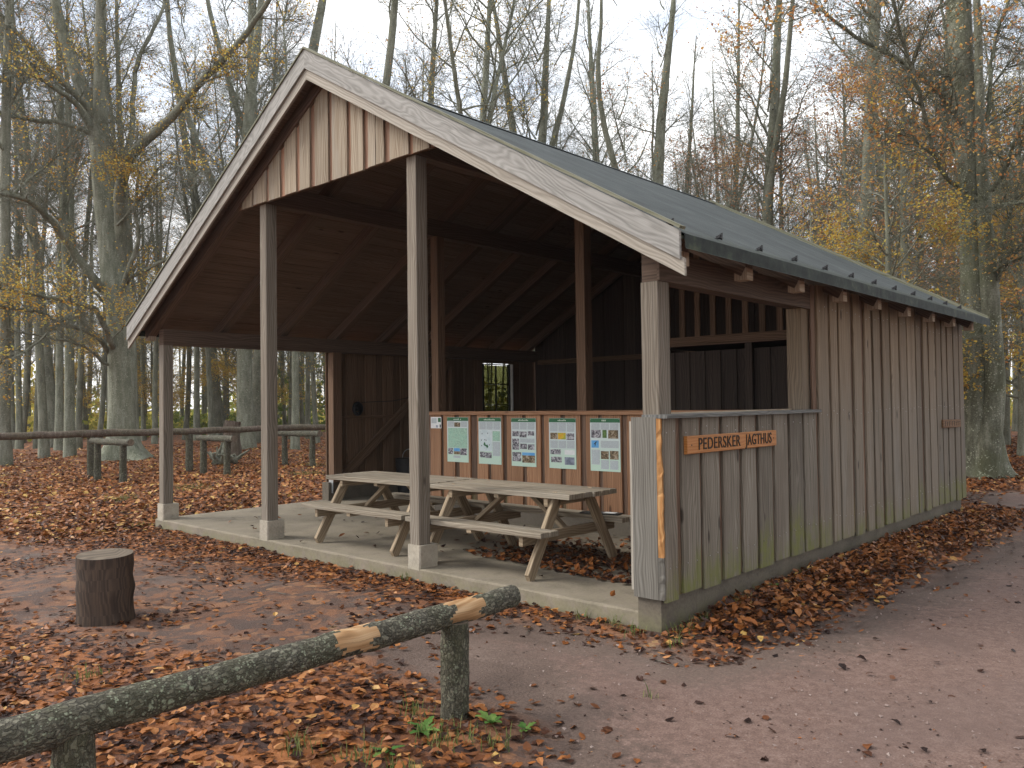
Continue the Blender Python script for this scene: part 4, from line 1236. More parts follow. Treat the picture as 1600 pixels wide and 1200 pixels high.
fr = thing('log_rail', (-.07, -2.06, GZ), 'low lichen covered log rail with bare patches on two short posts', 'rail fence')
p0, p1 = Vector((-.075, -1.555, .425)), Vector((-.06, -4.75, .405))
pts, rad = lognoise(p0, p1, .064, .074, 30, .005)
ps_, rs_ = [], []
for i in range(30):
    for q in range(5):
        ps_.append(pts[i].lerp(pts[i + 1], q / 5)); rs_.append(rad[i] + (rad[i + 1] - rad[i]) * q / 5)
ps_.append(pts[-1]); rs_.append(rad[-1])
rl_ = log_part('log', fr, [M['bark_rail'], M['endgrain'], M['bare']], ps_, rs_, 30, .03)
# find the upward, path-facing sectors and strip the bark there
me_ = rl_.data
ctr = Vector(rl_.location) + WP[fr.name]
for p_ in me_.polygons:
    c = p_.center + ctr
    s = -1.445 - c.y
    up_ = (c.z - .42) / .075; side_ = (c.x + .07) / .075
    f_ = .55 * up_ + .75 * side_
    j_ = .03 * math.sin(9 * f_ + 3) + .02 * math.sin(23 * f_ + 40 * s) + rng.uniform(-.006, .006)
    f_ += .16 * math.sin(17 * s + 1) + .08 * math.sin(41 * s) + rng.uniform(-.04, .04)
    if (.43 + j_ < s < .66 + j_ and f_ > .05) or (1.20 + j_ < s < 1.40 - j_ and f_ > .2):
        p_.material_index = 2
for (x, y) in ((-.066, -2.05), (-.06, -4.02)):
    pts, rad = lognoise((x, y, GZ - .15), (x, y, .378), .082, .076, 10, .003)
    log_part('post', fr, [M['bark_post'], M['endgrain']], pts, rad, 14, .05)

st = thing('chopping_stump', (-3.80, -2.46, GZ), 'upright dark sawn log standing on the leaf covered ground', 'stump')
pts, rad = lognoise((-3.80, -2.46, GZ - .04), (-3.81, -2.46, .385), .222, .215, 6, .003)
rad[0] = .225
log_part('log', st, [M['stump_side'], M['endgrain']], pts, rad, 26, .006)

XF = -18.4
lf = thing('long_log_rail', (XF, 4.0, GZ), 'long horizontal log rail on posts across the leafy ground behind', 'rail fence')
for a, b, za, zb in ((-9, -2.6, .98, .99), (-3, 2.9, .99, .985), (2.6, 8.1, .985, .955), (7.7, 13.4, .955, .94)):
    pts, rad = lognoise((XF, a, za), (XF, b, zb), .10, .085, 14, .012, -.02)
    log_part('log', lf, [M['bark_brown'], M['endgrain']], pts, rad, 10, .04)
for y in (-6.4, -2.8, .2, 2.85, 5.4, 8.0, 11.0, 13.2):
    pts, rad = lognoise((XF - .03, y, GZ - .2), (XF - .03, y, .91), .105, .10, 6, .006)
    log_part('post', lf, [M['bark_post'], M['endgrain']], pts, rad, 10, .04)
for y, x0, x1, yy, lab in ((2.72, -18.05, -15.55, 2.62, 'short log divider left of the leftmost shelter post, under the big beech'), (5.08, -17.3, -15.2, 4.95, 'short log divider seen between the two left shelter posts'), (7.95, -18.1, -15.95, 7.94, 'short log divider beside the left wall post'), (.2, -18.0, -15.8, 0.1, 'short log divider farthest left, mostly out of view'))[:3]:
    d_ = thing('log_divider', (-16.8, y, GZ), lab, 'log rail', 'short log dividers by the long rail')
    pts, rad = lognoise((x0, y, .80), (x1, yy, .82), .075, .085, 8, .008)
    log_part('log', d_, [M['bark_rail'], M['endgrain']], pts, rad, 10, .04)
    for q in (.16, .82):
        px_, py2 = x0 + (x1 - x0) * q, y + (yy - y) * q
        pts, rad = lognoise((px_, py2, GZ - .2), (px_, py2, .75), .09, .08, 6, .005)
        log_part('post', d_, [M['bark_post'], M['endgrain']], pts, rad, 10, .04)

# ------------------------------------------------------------------ trees
class TB:
    """numpy tube batches for trees"""
    def __init__(s): s.V, s.F, s.n = [], [], 0
    def tube(s, P, Rd, k):
        P = np.asarray(P, float); Rd = np.asarray(Rd, float); n = len(P)
        T = np.gradient(P, axis=0); T /= np.linalg.norm(T, axis=1)[:, None] + 1e-9
        ref = np.array([1., 0, 0]) if abs(T[0, 2]) > .75 else np.array([0, 0, 1.])
        B = np.cross(T, ref); B /= np.linalg.norm(B, axis=1)[:, None] + 1e-9
        Cc = np.cross(B, T)
        a = np.linspace(0, 2 * np.pi, k, endpoint=False)
        V = P[:, None] + Rd[:, None, None] * (np.cos(a)[None, :, None] * B[:, None] + np.sin(a)[None, :, None] * Cc[:, None])
        i = np.arange(n - 1)[:, None] * k; j = np.arange(k)[None]; j2 = (j + 1) % k
        F = np.stack([i + j2, i + j, i + k + j, i + k + j2], -1).reshape(-1, 4) + s.n
        s.V.append(V.reshape(-1, 3)); s.F.append(F); s.n += n * k
    def twigs(s, P0, D, L, Rr, bend):
        """many 2-segment, 3-sided twigs at once; returns mid and end points"""
        N = len(P0)
        P1 = P0 + D * (L * .5)[:, None] + bend * (L * .08)[:, None]
        P2 = P0 + D * L[:, None] + bend * (L * .3)[:, None]
        ref = np.where(np.abs(D[:, 2:3]) > .8, np.array([[1., 0, 0]]), np.array([[0, 0, 1.]]))
        B = np.cross(D, ref); B /= np.linalg.norm(B, axis=1)[:, None] + 1e-9
        Cc = np.cross(B, D)
        rings = []
        for P, q in ((P0, 1.0), (P1, .7), (P2, .3)):
            for a in (0, 2.094, 4.189):
                rings.append(P + (np.cos(a) * B + np.sin(a) * Cc) * (Rr * q)[:, None])
        V = np.stack(rings, 1)
        base = (np.arange(N) * 9)[:, None] + s.n
        f = []
        for seg in (0, 3):
            for j in range(3):
                j2 = (j + 1) % 3
                f.append([seg + j2, seg + j, seg + 3 + j, seg + 3 + j2])
        F = (base[:, :, None] + np.array(f)[None]).reshape(-1, 4)
        s.V.append(V.reshape(-1, 3)); s.F.append(F); s.n += N * 9
        return P1, P2
    def mesh(s, name, mat):
        return mesh_np(name, np.concatenate(s.V), np.concatenate(s.F), mat, smooth=True)

def unit(v): return v / (np.linalg.norm(v, axis=-1, keepdims=True) + 1e-9)
def wander(p, d, L, n, r0, r1, rg, amp, up=0.0, droop=0.0):
    P = [np.array(p, float)]; d = np.array(d, float); d /= np.linalg.norm(d); Rd = [r0]
    for i in range(n):
        d = d + rg.normal(0, amp, 3) + np.array([0, 0, up - droop * (i / n)])
        d /= np.linalg.norm(d)
        P.append(P[-1] + d * L / n); Rd.append(r0 + (r1 - r0) * ((i + 1) / n))
    return np.array(P), np.array(Rd)
def along(P, t):
    i = np.clip(t * (len(P) - 1), 0, len(P) - 1.001); k = i.astype(int); f = (i - k)[:, None]
    return P[k] * (1 - f) + P[k + 1] * f, unit(P[k + 1] - P[k])
def side_dirs(D, rg, ang, flat=0.0):
    r_ = unit(rg.normal(0, 1, D.shape)); pr = unit(r_ - D * (r_ * D).sum(1, keepdims=True))
    o = D * np.cos(ang)[:, None] + pr * np.sin(ang)[:, None]
    o[:, 2] *= (1 - flat)
    return unit(o)
def leaf_quads(P, size, rg, flat=.6):
    """folded 4-point leaves (kite) at P"""
    N = len(P)
    nrm = unit(rg.normal(0, 1, (N, 3)) * np.array([1, 1, .6]) + np.array([0, 0, 1.0]) * flat * 2)
    a = unit(np.cross(nrm, rg.normal(0, 1, (N, 3)))); b = np.cross(nrm, a)
    s = size * rg.uniform(.65, 1.25, N)[:, None]
    v0 = P; v1 = P + a * s * .5 + b * s * .33 + nrm * s * .1; v2 = P + a * s; v3 = P + a * s * .5 - b * s * .33 + nrm * s * .1
    V = np.stack([v0, v1, v2, v3], 1).reshape(-1, 3)
    F = np.arange(N * 4).reshape(N, 4)
    return V, F

def finish_twigs(tb, lines, rg, n3, n4, L3, L4, leafn, leafsize, flat, leaf_low=0.0, r3=.0085):
    """lines: (P, R) of branches that carry twigs; returns leaf points"""
    lens = np.array([np.linalg.norm(np.diff(P, axis=0), axis=1).sum() for P, _ in lines])
    cnt = np.maximum(1, np.round(n3 * lens / lens.sum())).astype(int)
    P0, D0, R0 = [], [], []
    for (P, Rd), c in zip(lines, cnt):
        t = rg.uniform(.18, 1.0, c); q, d = along(P, t); P0.append(q); D0.append(d)
        R0.append(np.interp(t, np.linspace(0, 1, len(Rd)), Rd))
    P0, D0, R0 = np.concatenate(P0), np.concatenate(D0), np.concatenate(R0)
    ang = rg.uniform(.5, 1.1, len(P0))
    D = side_dirs(D0, rg, ang, flat * .6)
    L = rg.uniform(.55, 1.25, len(P0)) * L3
    rr = np.minimum(R0 * .6, r3 * rg.uniform(.8, 1.5, len(P0)))
    bend = unit(rg.normal(0, 1, P0.shape) + np.array([0, 0, .5]))
    A, Bp = tb.twigs(P0, D, L, rr, bend)
    # fine twigs
    pick = rg.integers(0, len(P0), n4); tt = rg.uniform(.15, 1, n4)[:, None]
    Q = np.where(tt < .5, P0[pick] + (A[pick] - P0[pick]) * tt * 2, A[pick] + (Bp[pick] - A[pick]) * (tt * 2 - 1))
    DD = side_dirs(D[pick], rg, rg.uniform(.4, 1.0, n4), flat * .6)
    LL = rg.uniform(.4, 1.2, n4) * L4
    a2, b2 = tb.twigs(Q, DD, LL, np.full(n4, r3 * .5) * rg.uniform(.7, 1.3, n4), unit(rg.normal(0, 1, Q.shape)))
    cand = np.concatenate([a2, b2, Bp])
    w = np.exp(-leaf_low * (cand[:, 2] - cand[:, 2].min()))
    # leaves cluster: some sprays keep many, most are bare
    ph = np.sin(cand[:, 0] * 1.3 + 2 * cand[:, 2]) + np.sin(cand[:, 1] * 1.7 - cand[:, 2] * 1.1 + 1) + .6 * np.sin(cand[:, 2] * 2.9)
    w = w * np.clip(ph + .7, .03, None)
    w /= w.sum()
    sel = rg.choice(len(cand), leafn, p=w)
    return cand[sel] + rg.normal(0, .06, (leafn, 3)) * np.array([1.3, 1.3, .6])

def make_proto(seed, H, r0, h0, nb, blen, rise, n3, n4, leafn, leafsize, leafmat_, barkm, name, label, fork=None, flat=.3, leaf_low=.0, lean=.02, L3=1.0, L4=.55):
    rg = np.random.default_rng(seed)
    root = thing(name, (0, 0, 0), label, 'tree')
    tr = TB()
    P, Rd = wander((0, 0, -.15), (rg.normal(0, lean), rg.normal(0, lean), 1), H, 16, r0, r0 * .12, rg, .019, .03)
    Rd = np.interp(np.linspace(0, 1, 17), [0, .04, .1, .6, 1], [r0 * 1.45, r0 * 1.12, r0, r0 * .74, r0 * .12])
    tr.tube(P, Rd, 10)
    stems = [(P, Rd)]
    if fork:
        for tf, ang_ in fork:
            q, d = along(P, np.array([tf])); az = rg.uniform(0, 6.28)
            dd = np.array([math.cos(az) * math.sin(ang_), math.sin(az) * math.sin(ang_), math.cos(ang_)])
            rr = np.interp(tf, np.linspace(0, 1, 17), Rd) * .8
            Pf, Rf = wander(q[0], dd, H * (1 - tf) * .95, 11, rr, rr * .12, rg, .04, .05)
            tr.tube(Pf, Rf, 8); stems.append((Pf, Rf))
    tmesh = tr.mesh('trunk', barkm)
    br = TB(); lines = []
    for si, (Ps, Rs) in enumerate(stems):
        nbs = nb if si == 0 else nb // 2
        lo = h0 / H if si == 0 else .12
        ts = np.sort(rg.uniform(lo, .98, nbs))
        q, d = along(Ps, ts)
        for i in range(nbs):
            f = (ts[i] - lo) / (1 - lo + 1e-6)
            az = i * 2.4 + rg.uniform(-.6, .6)
            an = rise + rg.uniform(-.2, .25) - .25 * f
            dd = np.array([math.cos(az) * math.sin(an), math.sin(az) * math.sin(an), math.cos(an)])
            Lb = blen * (1.05 - .62 * f) * rg.uniform(.55, 1.15)
            rb = min(np.interp(ts[i], np.linspace(0, 1, len(Rs)), Rs) * .5, .012 + Lb * .0105)
            Pb, Rb = wander(q[i], dd, Lb, 7, rb, .006, rg, .11, .05, .04)
            br.tube(Pb, Rb, 5); lines.append((Pb, Rb))
            ns = max(2, int(Lb * 1.5))
            t2 = rg.uniform(.22, .95, ns); q2, d2 = along(Pb, t2)
            s2 = side_dirs(d2, rg, rg.uniform(.45, .95, ns), flat)
            for k in range(ns):
                L2 = Lb * rg.uniform(.22, .5) * (1.1 - .5 * t2[k])
                P2, R2 = wander(q2[k], s2[k], L2, 4, np.interp(t2[k], np.linspace(0, 1, 8), Rb) * .6, .004, rg, .13, .03)
                br.tube(P2, R2, 4); lines.append((P2, R2))
    LP = finish_twigs(br, lines, rg, n3, n4, L3, L4, leafn, leafsize, flat, leaf_low, .0085)
    V, F = leaf_quads(LP, leafsize, rg)
    lm = mesh_np('foliage', V, F, leafmat_, rnd=np.repeat(rg.uniform(0, 1, len(LP)), 4))
    link('trunk', tmesh, root, (0, 0, 0)); link('branches', br.mesh('branches', barkm), root, (0, 0, 0)); link('foliage', lm, root, (0, 0, 0))
    return root

PROTO = {}
PROTO['bare_a'] = make_proto(1, 21, .15, 6.0, 26, 3.6, .75, 1000, 4200, 900, .075, M['leaf_brown'], M['bark'], 'beech_tree', 'x', fork=[(.42, .22)])
PROTO['bare_b'] = make_proto(2, 23, .15, 7.5, 24, 3.2, .7, 950, 4000, 700, .075, M['leaf_orange'], M['bark_dark'], 'beech_tree', 'x')
PROTO['slim_a'] = make_proto(3, 17, .15, 3.0, 30, 2.2, .85, 700, 2000, 900, .08, M['leaf_yellow'], M['bark_dark'], 'young_beech', 'x')
PROTO['slim_b'] = make_proto(4, 18, .15, 4.0, 26, 2.5, .8, 800, 3200, 900, .08, M['leaf_orange'], M['bark'], 'young_beech', 'x', fork=[(.3, .18)])
PROTO['wide'] = make_proto(5, 20, .15, 4.5, 30, 4.6, .95, 1100, 3600, 2600, .08, M['leaf_yellow'], M['bark'], 'beech_tree', 'x', fork=[(.38, .35), (.5, .3)], flat=.45)
PROTO['autumn'] = make_proto(6, 13, .13, 1.6, 34, 3.4, 1.15, 1100, 3600, 8500, .085, M['leaf_orange'], M['bark_dark'], 'autumn_beech', 'x', flat=.6, leaf_low=.08)
PROTO['russet'] = make_proto(7, 12, .12, 1.4, 32, 3.2, 1.1, 1100, 3600, 7000, .085, M['leaf_brown'], M['bark_dark'], 'autumn_beech', 'x', flat=.5, leaf_low=.05)
PROTO['golden'] = make_proto(8, 11, .11, 1.2, 32, 3.0, 1.15, 1000, 3200, 11000, .09, M['leaf_yellow'], M['bark_dark'], 'autumn_beech', 'x', flat=.6, leaf_low=.08)
first_use = {k: True for k in PROTO}
ROT = random.Random(21)
def put_tree(kind, x, y, scale, label, group, cat='tree'):
    base = PROTO[kind]
    z = float(gz(x, y)) + .02
    rz = ROT.uniform(0, 6.28)
    if first_use[kind]:
        first_use[kind] = False
        base.location = (x, y, z); base.rotation_euler = (0, 0, rz); base.scale = (scale,) * 3
        base['label'] = label
        if group: base['group'] = group
        return base
    return copy_tree(base, (x, y, z), rz, scale, label=label, group=group)

TREE_A_TRUNK= [(-25.23, 6.39, -0.09, 0.695), (-25.22, 6.39, 0.48, 0.499), (-25.2, 6.36, 1.56, 0.456), (-25.17, 6.33, 3.3, 0.445), (-25.19, 6.26, 5.04, 0.456), (-25.29, 6.13, 6.34, 0.434), (-25.37, 5.99, 7.86, 0.391), (-25.48, 5.85, 9.17, 0.358), (-25.52, 5.78, 10.14, 0.315), (-25.52, 5.76, 10.8, 0.217), (-25.51, 5.76, 11.34, 0.087)]
TREE_A_LIMBS= [[(-25.5, 5.83, 9.28, 0.293), (-25.76, 5.73, 10.95, 0.268), (-26.15, 5.52, 12.32, 0.243), (-26.61, 5.25, 13.59, 0.217), (-26.94, 5.12, 14.43, 0.191), (-27.26, 4.98, 15.62, 0.165), (-27.51, 4.89, 17.25, 0.139), (-27.53, 4.98, 19.58, 0.112)], [(-25.51, 5.82, 9.38, 0.271), (-25.38, 5.73, 11.52, 0.238), (-25.24, 5.67, 12.99, 0.205), (-25.1, 5.62, 14.45, 0.172), (-24.93, 5.58, 16.11, 0.139), (-24.83, 5.46, 18.19, 0.107)], [(-25.13, 6.27, 6.34, 0.217), (-24.71, 6.11, 7.99, 0.202), (-24.33, 5.93, 8.75, 0.186), (-23.73, 5.96, 9.63, 0.172), (-23.12, 6.01, 9.95, 0.157), (-22.48, 6.1, 10.17, 0.143), (-21.36, 6.6, 11.0, 0.129), (-20.49, 6.88, 11.72, 0.116), (-19.66, 7.13, 12.15, 0.102), (-18.84, 7.37, 12.67, 0.09), (-18.15, 7.48, 13.2, 0.077), (-17.5, 7.57, 13.76, 0.065)], [(-24.56, 6.03, 8.81, 0.107), (-24.83, 6.24, 9.55, 0.099), (-24.95, 6.57, 10.85, 0.091), (-25.23, 6.75, 12.41, 0.082), (-25.44, 6.99, 13.78, 0.074), (-25.49, 7.4, 14.72, 0.065), (-25.42, 7.9, 16.02, 0.056), (-25.62, 8.16, 17.36, 0.047)], [(-25.49, 5.77, 11.34, 0.141), (-25.38, 5.18, 11.81, 0.126), (-25.3, 4.56, 12.26, 0.112), (-25.21, 3.95, 12.68, 0.098), (-25.02, 3.44, 13.04, 0.084), (-24.82, 2.93, 13.35, 0.071), (-24.67, 2.37, 13.8, 0.058)], [(-25.72, 5.57, 11.02, 0.098), (-25.36, 4.97, 11.64, 0.087), (-25.06, 4.34, 11.86, 0.076), (-24.87, 3.61, 12.07, 0.065), (-24.53, 3.02, 11.9, 0.056), (-24.21, 2.42, 11.4, 0.046), (-23.88, 1.84, 10.9, 0.037)], [(-25.77, 5.52, 10.95, 0.087), (-25.6, 4.66, 11.03, 0.074), (-25.56, 3.69, 10.9, 0.062), (-25.17, 3.04, 10.74, 0.05), (-24.9, 2.27, 10.52, 0.039)], [(-25.59, 5.87, 5.65, 0.163), (-25.15, 5.5, 5.78, 0.147), (-25.03, 4.8, 6.64, 0.132), (-24.74, 4.28, 7.19, 0.118), (-24.4, 3.79, 7.57, 0.104), (-24.03, 3.35, 7.79, 0.09), (-23.78, 2.81, 7.92, 0.077), (-23.69, 2.12, 7.87, 0.065)], [(-25.36, 6.15, 3.52, 0.109), (-24.69, 5.79, 3.79, 0.098), (-24.23, 5.21, 4.7, 0.088), (-23.75, 4.68, 4.8, 0.079), (-23.49, 3.94, 4.9, 0.07), (-23.25, 3.2, 4.96, 0.061), (-22.89, 2.55, 5.0, 0.052), (-22.62, 1.83, 5.01, 0.044)], [(-25.43, 6.1, 3.3, 0.087), (-25.04, 5.66, 3.8, 0.079), (-24.85, 5.05, 4.16, 0.071), (-24.84, 4.28, 4.34, 0.064), (-24.56, 3.76, 4.54, 0.057), (-24.24, 3.26, 4.62, 0.05), (-24.28, 2.45, 4.65, 0.043), (-23.91, 2.02, 4.62, 0.037)], [(-25.41, 6.13, 3.04, 0.054), (-25.12, 5.71, 3.13, 0.049), (-24.84, 5.28, 3.42, 0.044), (-24.65, 4.76, 3.66, 0.038), (-24.62, 4.11, 3.81, 0.034), (-24.66, 3.39, 3.93, 0.029), (-24.65, 2.73, 4.03, 0.024)], [(-25.6, 5.87, 5.26, 0.054), (-25.06, 5.34, 5.46, 0.05), (-24.57, 4.79, 5.07, 0.046), (-23.96, 4.35, 4.58, 0.042), (-23.57, 3.7, 4.11, 0.039), (-23.04, 3.18, 3.66, 0.035), (-22.41, 2.75, 3.4, 0.032), (-22.0, 2.13, 3.01, 0.029), (-21.41, 1.66, 2.85, 0.026)], [(-25.01, 6.39, 5.79, 0.076), (-24.47, 6.34, 5.97, 0.068), (-23.65, 6.54, 6.19, 0.061), (-22.79, 6.78, 6.42, 0.054), (-22.01, 6.94, 6.53, 0.047), (-21.24, 7.09, 6.93, 0.04)], [(-25.34, 6.02, 7.86, 0.054), (-24.62, 6.01, 7.74, 0.048), (-23.46, 6.36, 8.67, 0.042), (-22.72, 6.34, 9.14, 0.036), (-21.89, 6.42, 9.3, 0.03), (-21.07, 6.5, 9.0, 0.025), (-20.1, 6.73, 8.4, 0.019)], [(-24.77, 6.09, 5.41, 0.086), (-24.12, 6.21, 6.42, 0.074), (-23.57, 6.25, 7.2, 0.063), (-23.35, 6.0, 7.96, 0.052), (-22.91, 5.93, 8.9, 0.041), (-22.6, 5.77, 9.41, 0.03)]]
TREE_B_TRUNK= [(-1.15, 14.57, -0.18, 0.494), (-1.14, 14.56, 0.09, 0.398), (-1.15, 14.54, 0.64, 0.384), (-1.15, 14.52, 1.19, 0.343), (-1.19, 14.45, 2.02, 0.261), (-1.2, 14.4, 3.25, 0.261), (-1.18, 14.38, 4.62, 0.254), (-1.19, 14.32, 5.99, 0.247), (-1.21, 14.25, 7.36, 0.247), (-1.25, 14.17, 8.74, 0.247), (-1.27, 14.11, 10.11, 0.233), (-1.3, 14.03, 11.75, 0.206)]
TREE_B_STEM= [(-1.01, 14.22, -0.17, 0.202), (-0.97, 14.24, 0.32, 0.228), (-0.94, 14.25, 0.66, 0.228), (-0.86, 14.3, 1.33, 0.202), (-0.82, 14.32, 2.0, 0.188), (-0.84, 14.27, 2.94, 0.181), (-0.86, 14.21, 4.02, 0.175), (-0.89, 14.13, 5.5, 0.134), (-0.91, 14.06, 7.24, 0.101), (-0.9, 14.01, 8.86, 0.081), (-0.89, 13.96, 10.74, 0.06)]
TREE_B_LIMBS= [[(-1.15, 14.36, 5.92, 0.055), (-1.29, 13.93, 5.99, 0.052), (-1.43, 13.5, 6.15, 0.049), (-1.53, 13.09, 6.56, 0.046), (-1.58, 12.72, 7.08, 0.043), (-1.6, 12.39, 7.52, 0.041), (-1.64, 12.04, 8.01, 0.038), (-1.68, 11.68, 8.49, 0.035), (-1.72, 11.33, 9.01, 0.033), (-1.69, 11.04, 9.51, 0.03)], [(-1.14, 14.33, 7.2, 0.062), (-1.32, 13.95, 7.52, 0.057), (-1.52, 13.56, 7.95, 0.053), (-1.77, 13.13, 8.28, 0.049), (-2.11, 12.62, 8.65, 0.045), (-2.44, 12.11, 8.86, 0.04), (-2.77, 11.61, 9.13, 0.036), (-3.04, 11.16, 9.46, 0.032)], [(-0.8, 14.14, 5.89, 0.054), (-0.58, 13.91, 6.0, 0.047), (-0.38, 13.64, 6.21, 0.041), (-0.18, 13.38, 6.59, 0.035), (0.02, 13.12, 6.86, 0.03), (0.25, 12.89, 7.29, 0.024)], [(-0.82, 14.18, 4.14, 0.034), (-0.47, 13.77, 4.32, 0.028), (-0.17, 13.33, 4.29, 0.023), (0.22, 12.95, 4.44, 0.018)], [(-0.81, 14.14, 5.48, 0.04), (-0.42, 13.33, 5.41, 0.034), (0.0, 12.55, 5.23, 0.028), (0.48, 11.81, 5.1, 0.023)], [(-0.95, 14.11, 6.72, 0.047), (-0.87, 14.5, 7.62, 0.044), (-0.85, 14.84, 8.68, 0.04), (-0.81, 15.2, 9.49, 0.037), (-0.64, 15.67, 10.45, 0.033), (-0.58, 16.06, 11.16, 0.029)], [(-1.2, 14.3, 6.27, 0.048), (-1.54, 14.51, 6.94, 0.045), (-1.76, 14.83, 7.63, 0.042), (-1.91, 15.2, 8.5, 0.038), (-1.91, 15.71, 9.69, 0.034), (-2.1, 16.03, 11.09, 0.031)], [(-0.83, 14.18, 3.81, 0.04), (-0.67, 14.15, 4.12, 0.037), (-0.57, 14.06, 4.77, 0.034), (-0.39, 14.04, 5.4, 0.031), (-0.23, 14.01, 6.02, 0.029), (-0.1, 13.95, 6.5, 0.026)]]
PLACED= [('l', -25.53, 2.95, 0.159), ('l', -40.44, 7.51, 0.122), ('l', -39.53, 7.48, 0.135), ('l', -51.05, 11.4, 0.115), ('l', -39.25, 8.12, 0.121), ('l', -29.43, 5.3, 0.152), ('l', -38.48, 8.56, 0.3), ('l', -33.51, 7.17, 0.159), ('l', -28.0, 5.68, 0.171), ('l', -35.92, 8.78, 0.129), ('l', -62.43, 18.82, 0.122), ('l', -39.2, 10.9, 0.127), ('l', -40.7, 13.74, 0.12), ('l', -35.53, 12.03, 0.122), ('l', -45.66, 17.35, 0.117), ('l', -53.92, 22.14, 0.138), ('l', -41.16, 16.26, 0.143), ('l', -36.77, 14.74, 0.147), ('l', -51.22, 22.41, 0.134), ('l', -34.32, 14.27, 0.124), ('l', -39.87, 17.67, 0.27), ('l', -47.87, 22.47, 0.129), ('l', -34.56, 15.89, 0.145), ('l', -32.06, 15.12, 0.38), ('l', -32.16, 15.52, 0.153), ('l', -34.96, 17.71, 0.117), ('l', -44.81, 24.9, 0.128), ('l', -39.7, 22.05, 0.135), ('l', -24.66, 12.72, 0.151), ('l', -39.21, 22.62, 0.116), ('l', -33.16, 18.97, 0.133), ('l', -29.68, 17.16, 0.121), ('l', -40.35, 25.35, 0.142), ('c', -34.81, 22.54, 0.145), ('c', -46.65, 33.23, 0.122), ('c', -35.89, 27.76, 0.119), ('c', -43.78, 35.86, 0.133), ('c', -42.17, 37.33, 0.123), ('c', -40.81, 38.58, 0.132), ('c', -19.4, 20.48, 0.161), ('c', -18.46, 21.03, 0.146), ('c', -33.86, 42.81, 0.118), ('c', -28.96, 39.26, 0.128), ('c', -31.21, 45.59, 0.119), ('c', -11.57, 18.0, 0.149), ('c', -23.75, 38.94, 0.119), ('c', -25.94, 45.72, 0.135), ('c', -17.28, 33.22, 0.116), ('c', -9.2, 20.95, 0.141), ('c', -23.09, 54.76, 0.125), ('c', -17.31, 44.4, 0.119), ('r', -5.37, 18.93, 0.185), ('r', -11.6, 38.63, 0.133), ('r', -11.88, 41.96, 0.125), ('r', -10.97, 42.8, 0.144), ('r', -5.15, 25.84, 0.145), ('r', -6.82, 33.82, 0.139), ('r', -8.8, 43.32, 0.12), ('r', -5.97, 40.87, 0.142), ('r', -5.68, 41.51, 0.127), ('r', -4.24, 35.59, 0.138), ('r', -3.63, 34.01, 0.158), ('c', -27.88, 12.49, 0.2), ('c', -32.06, 15.76, 0.2)]


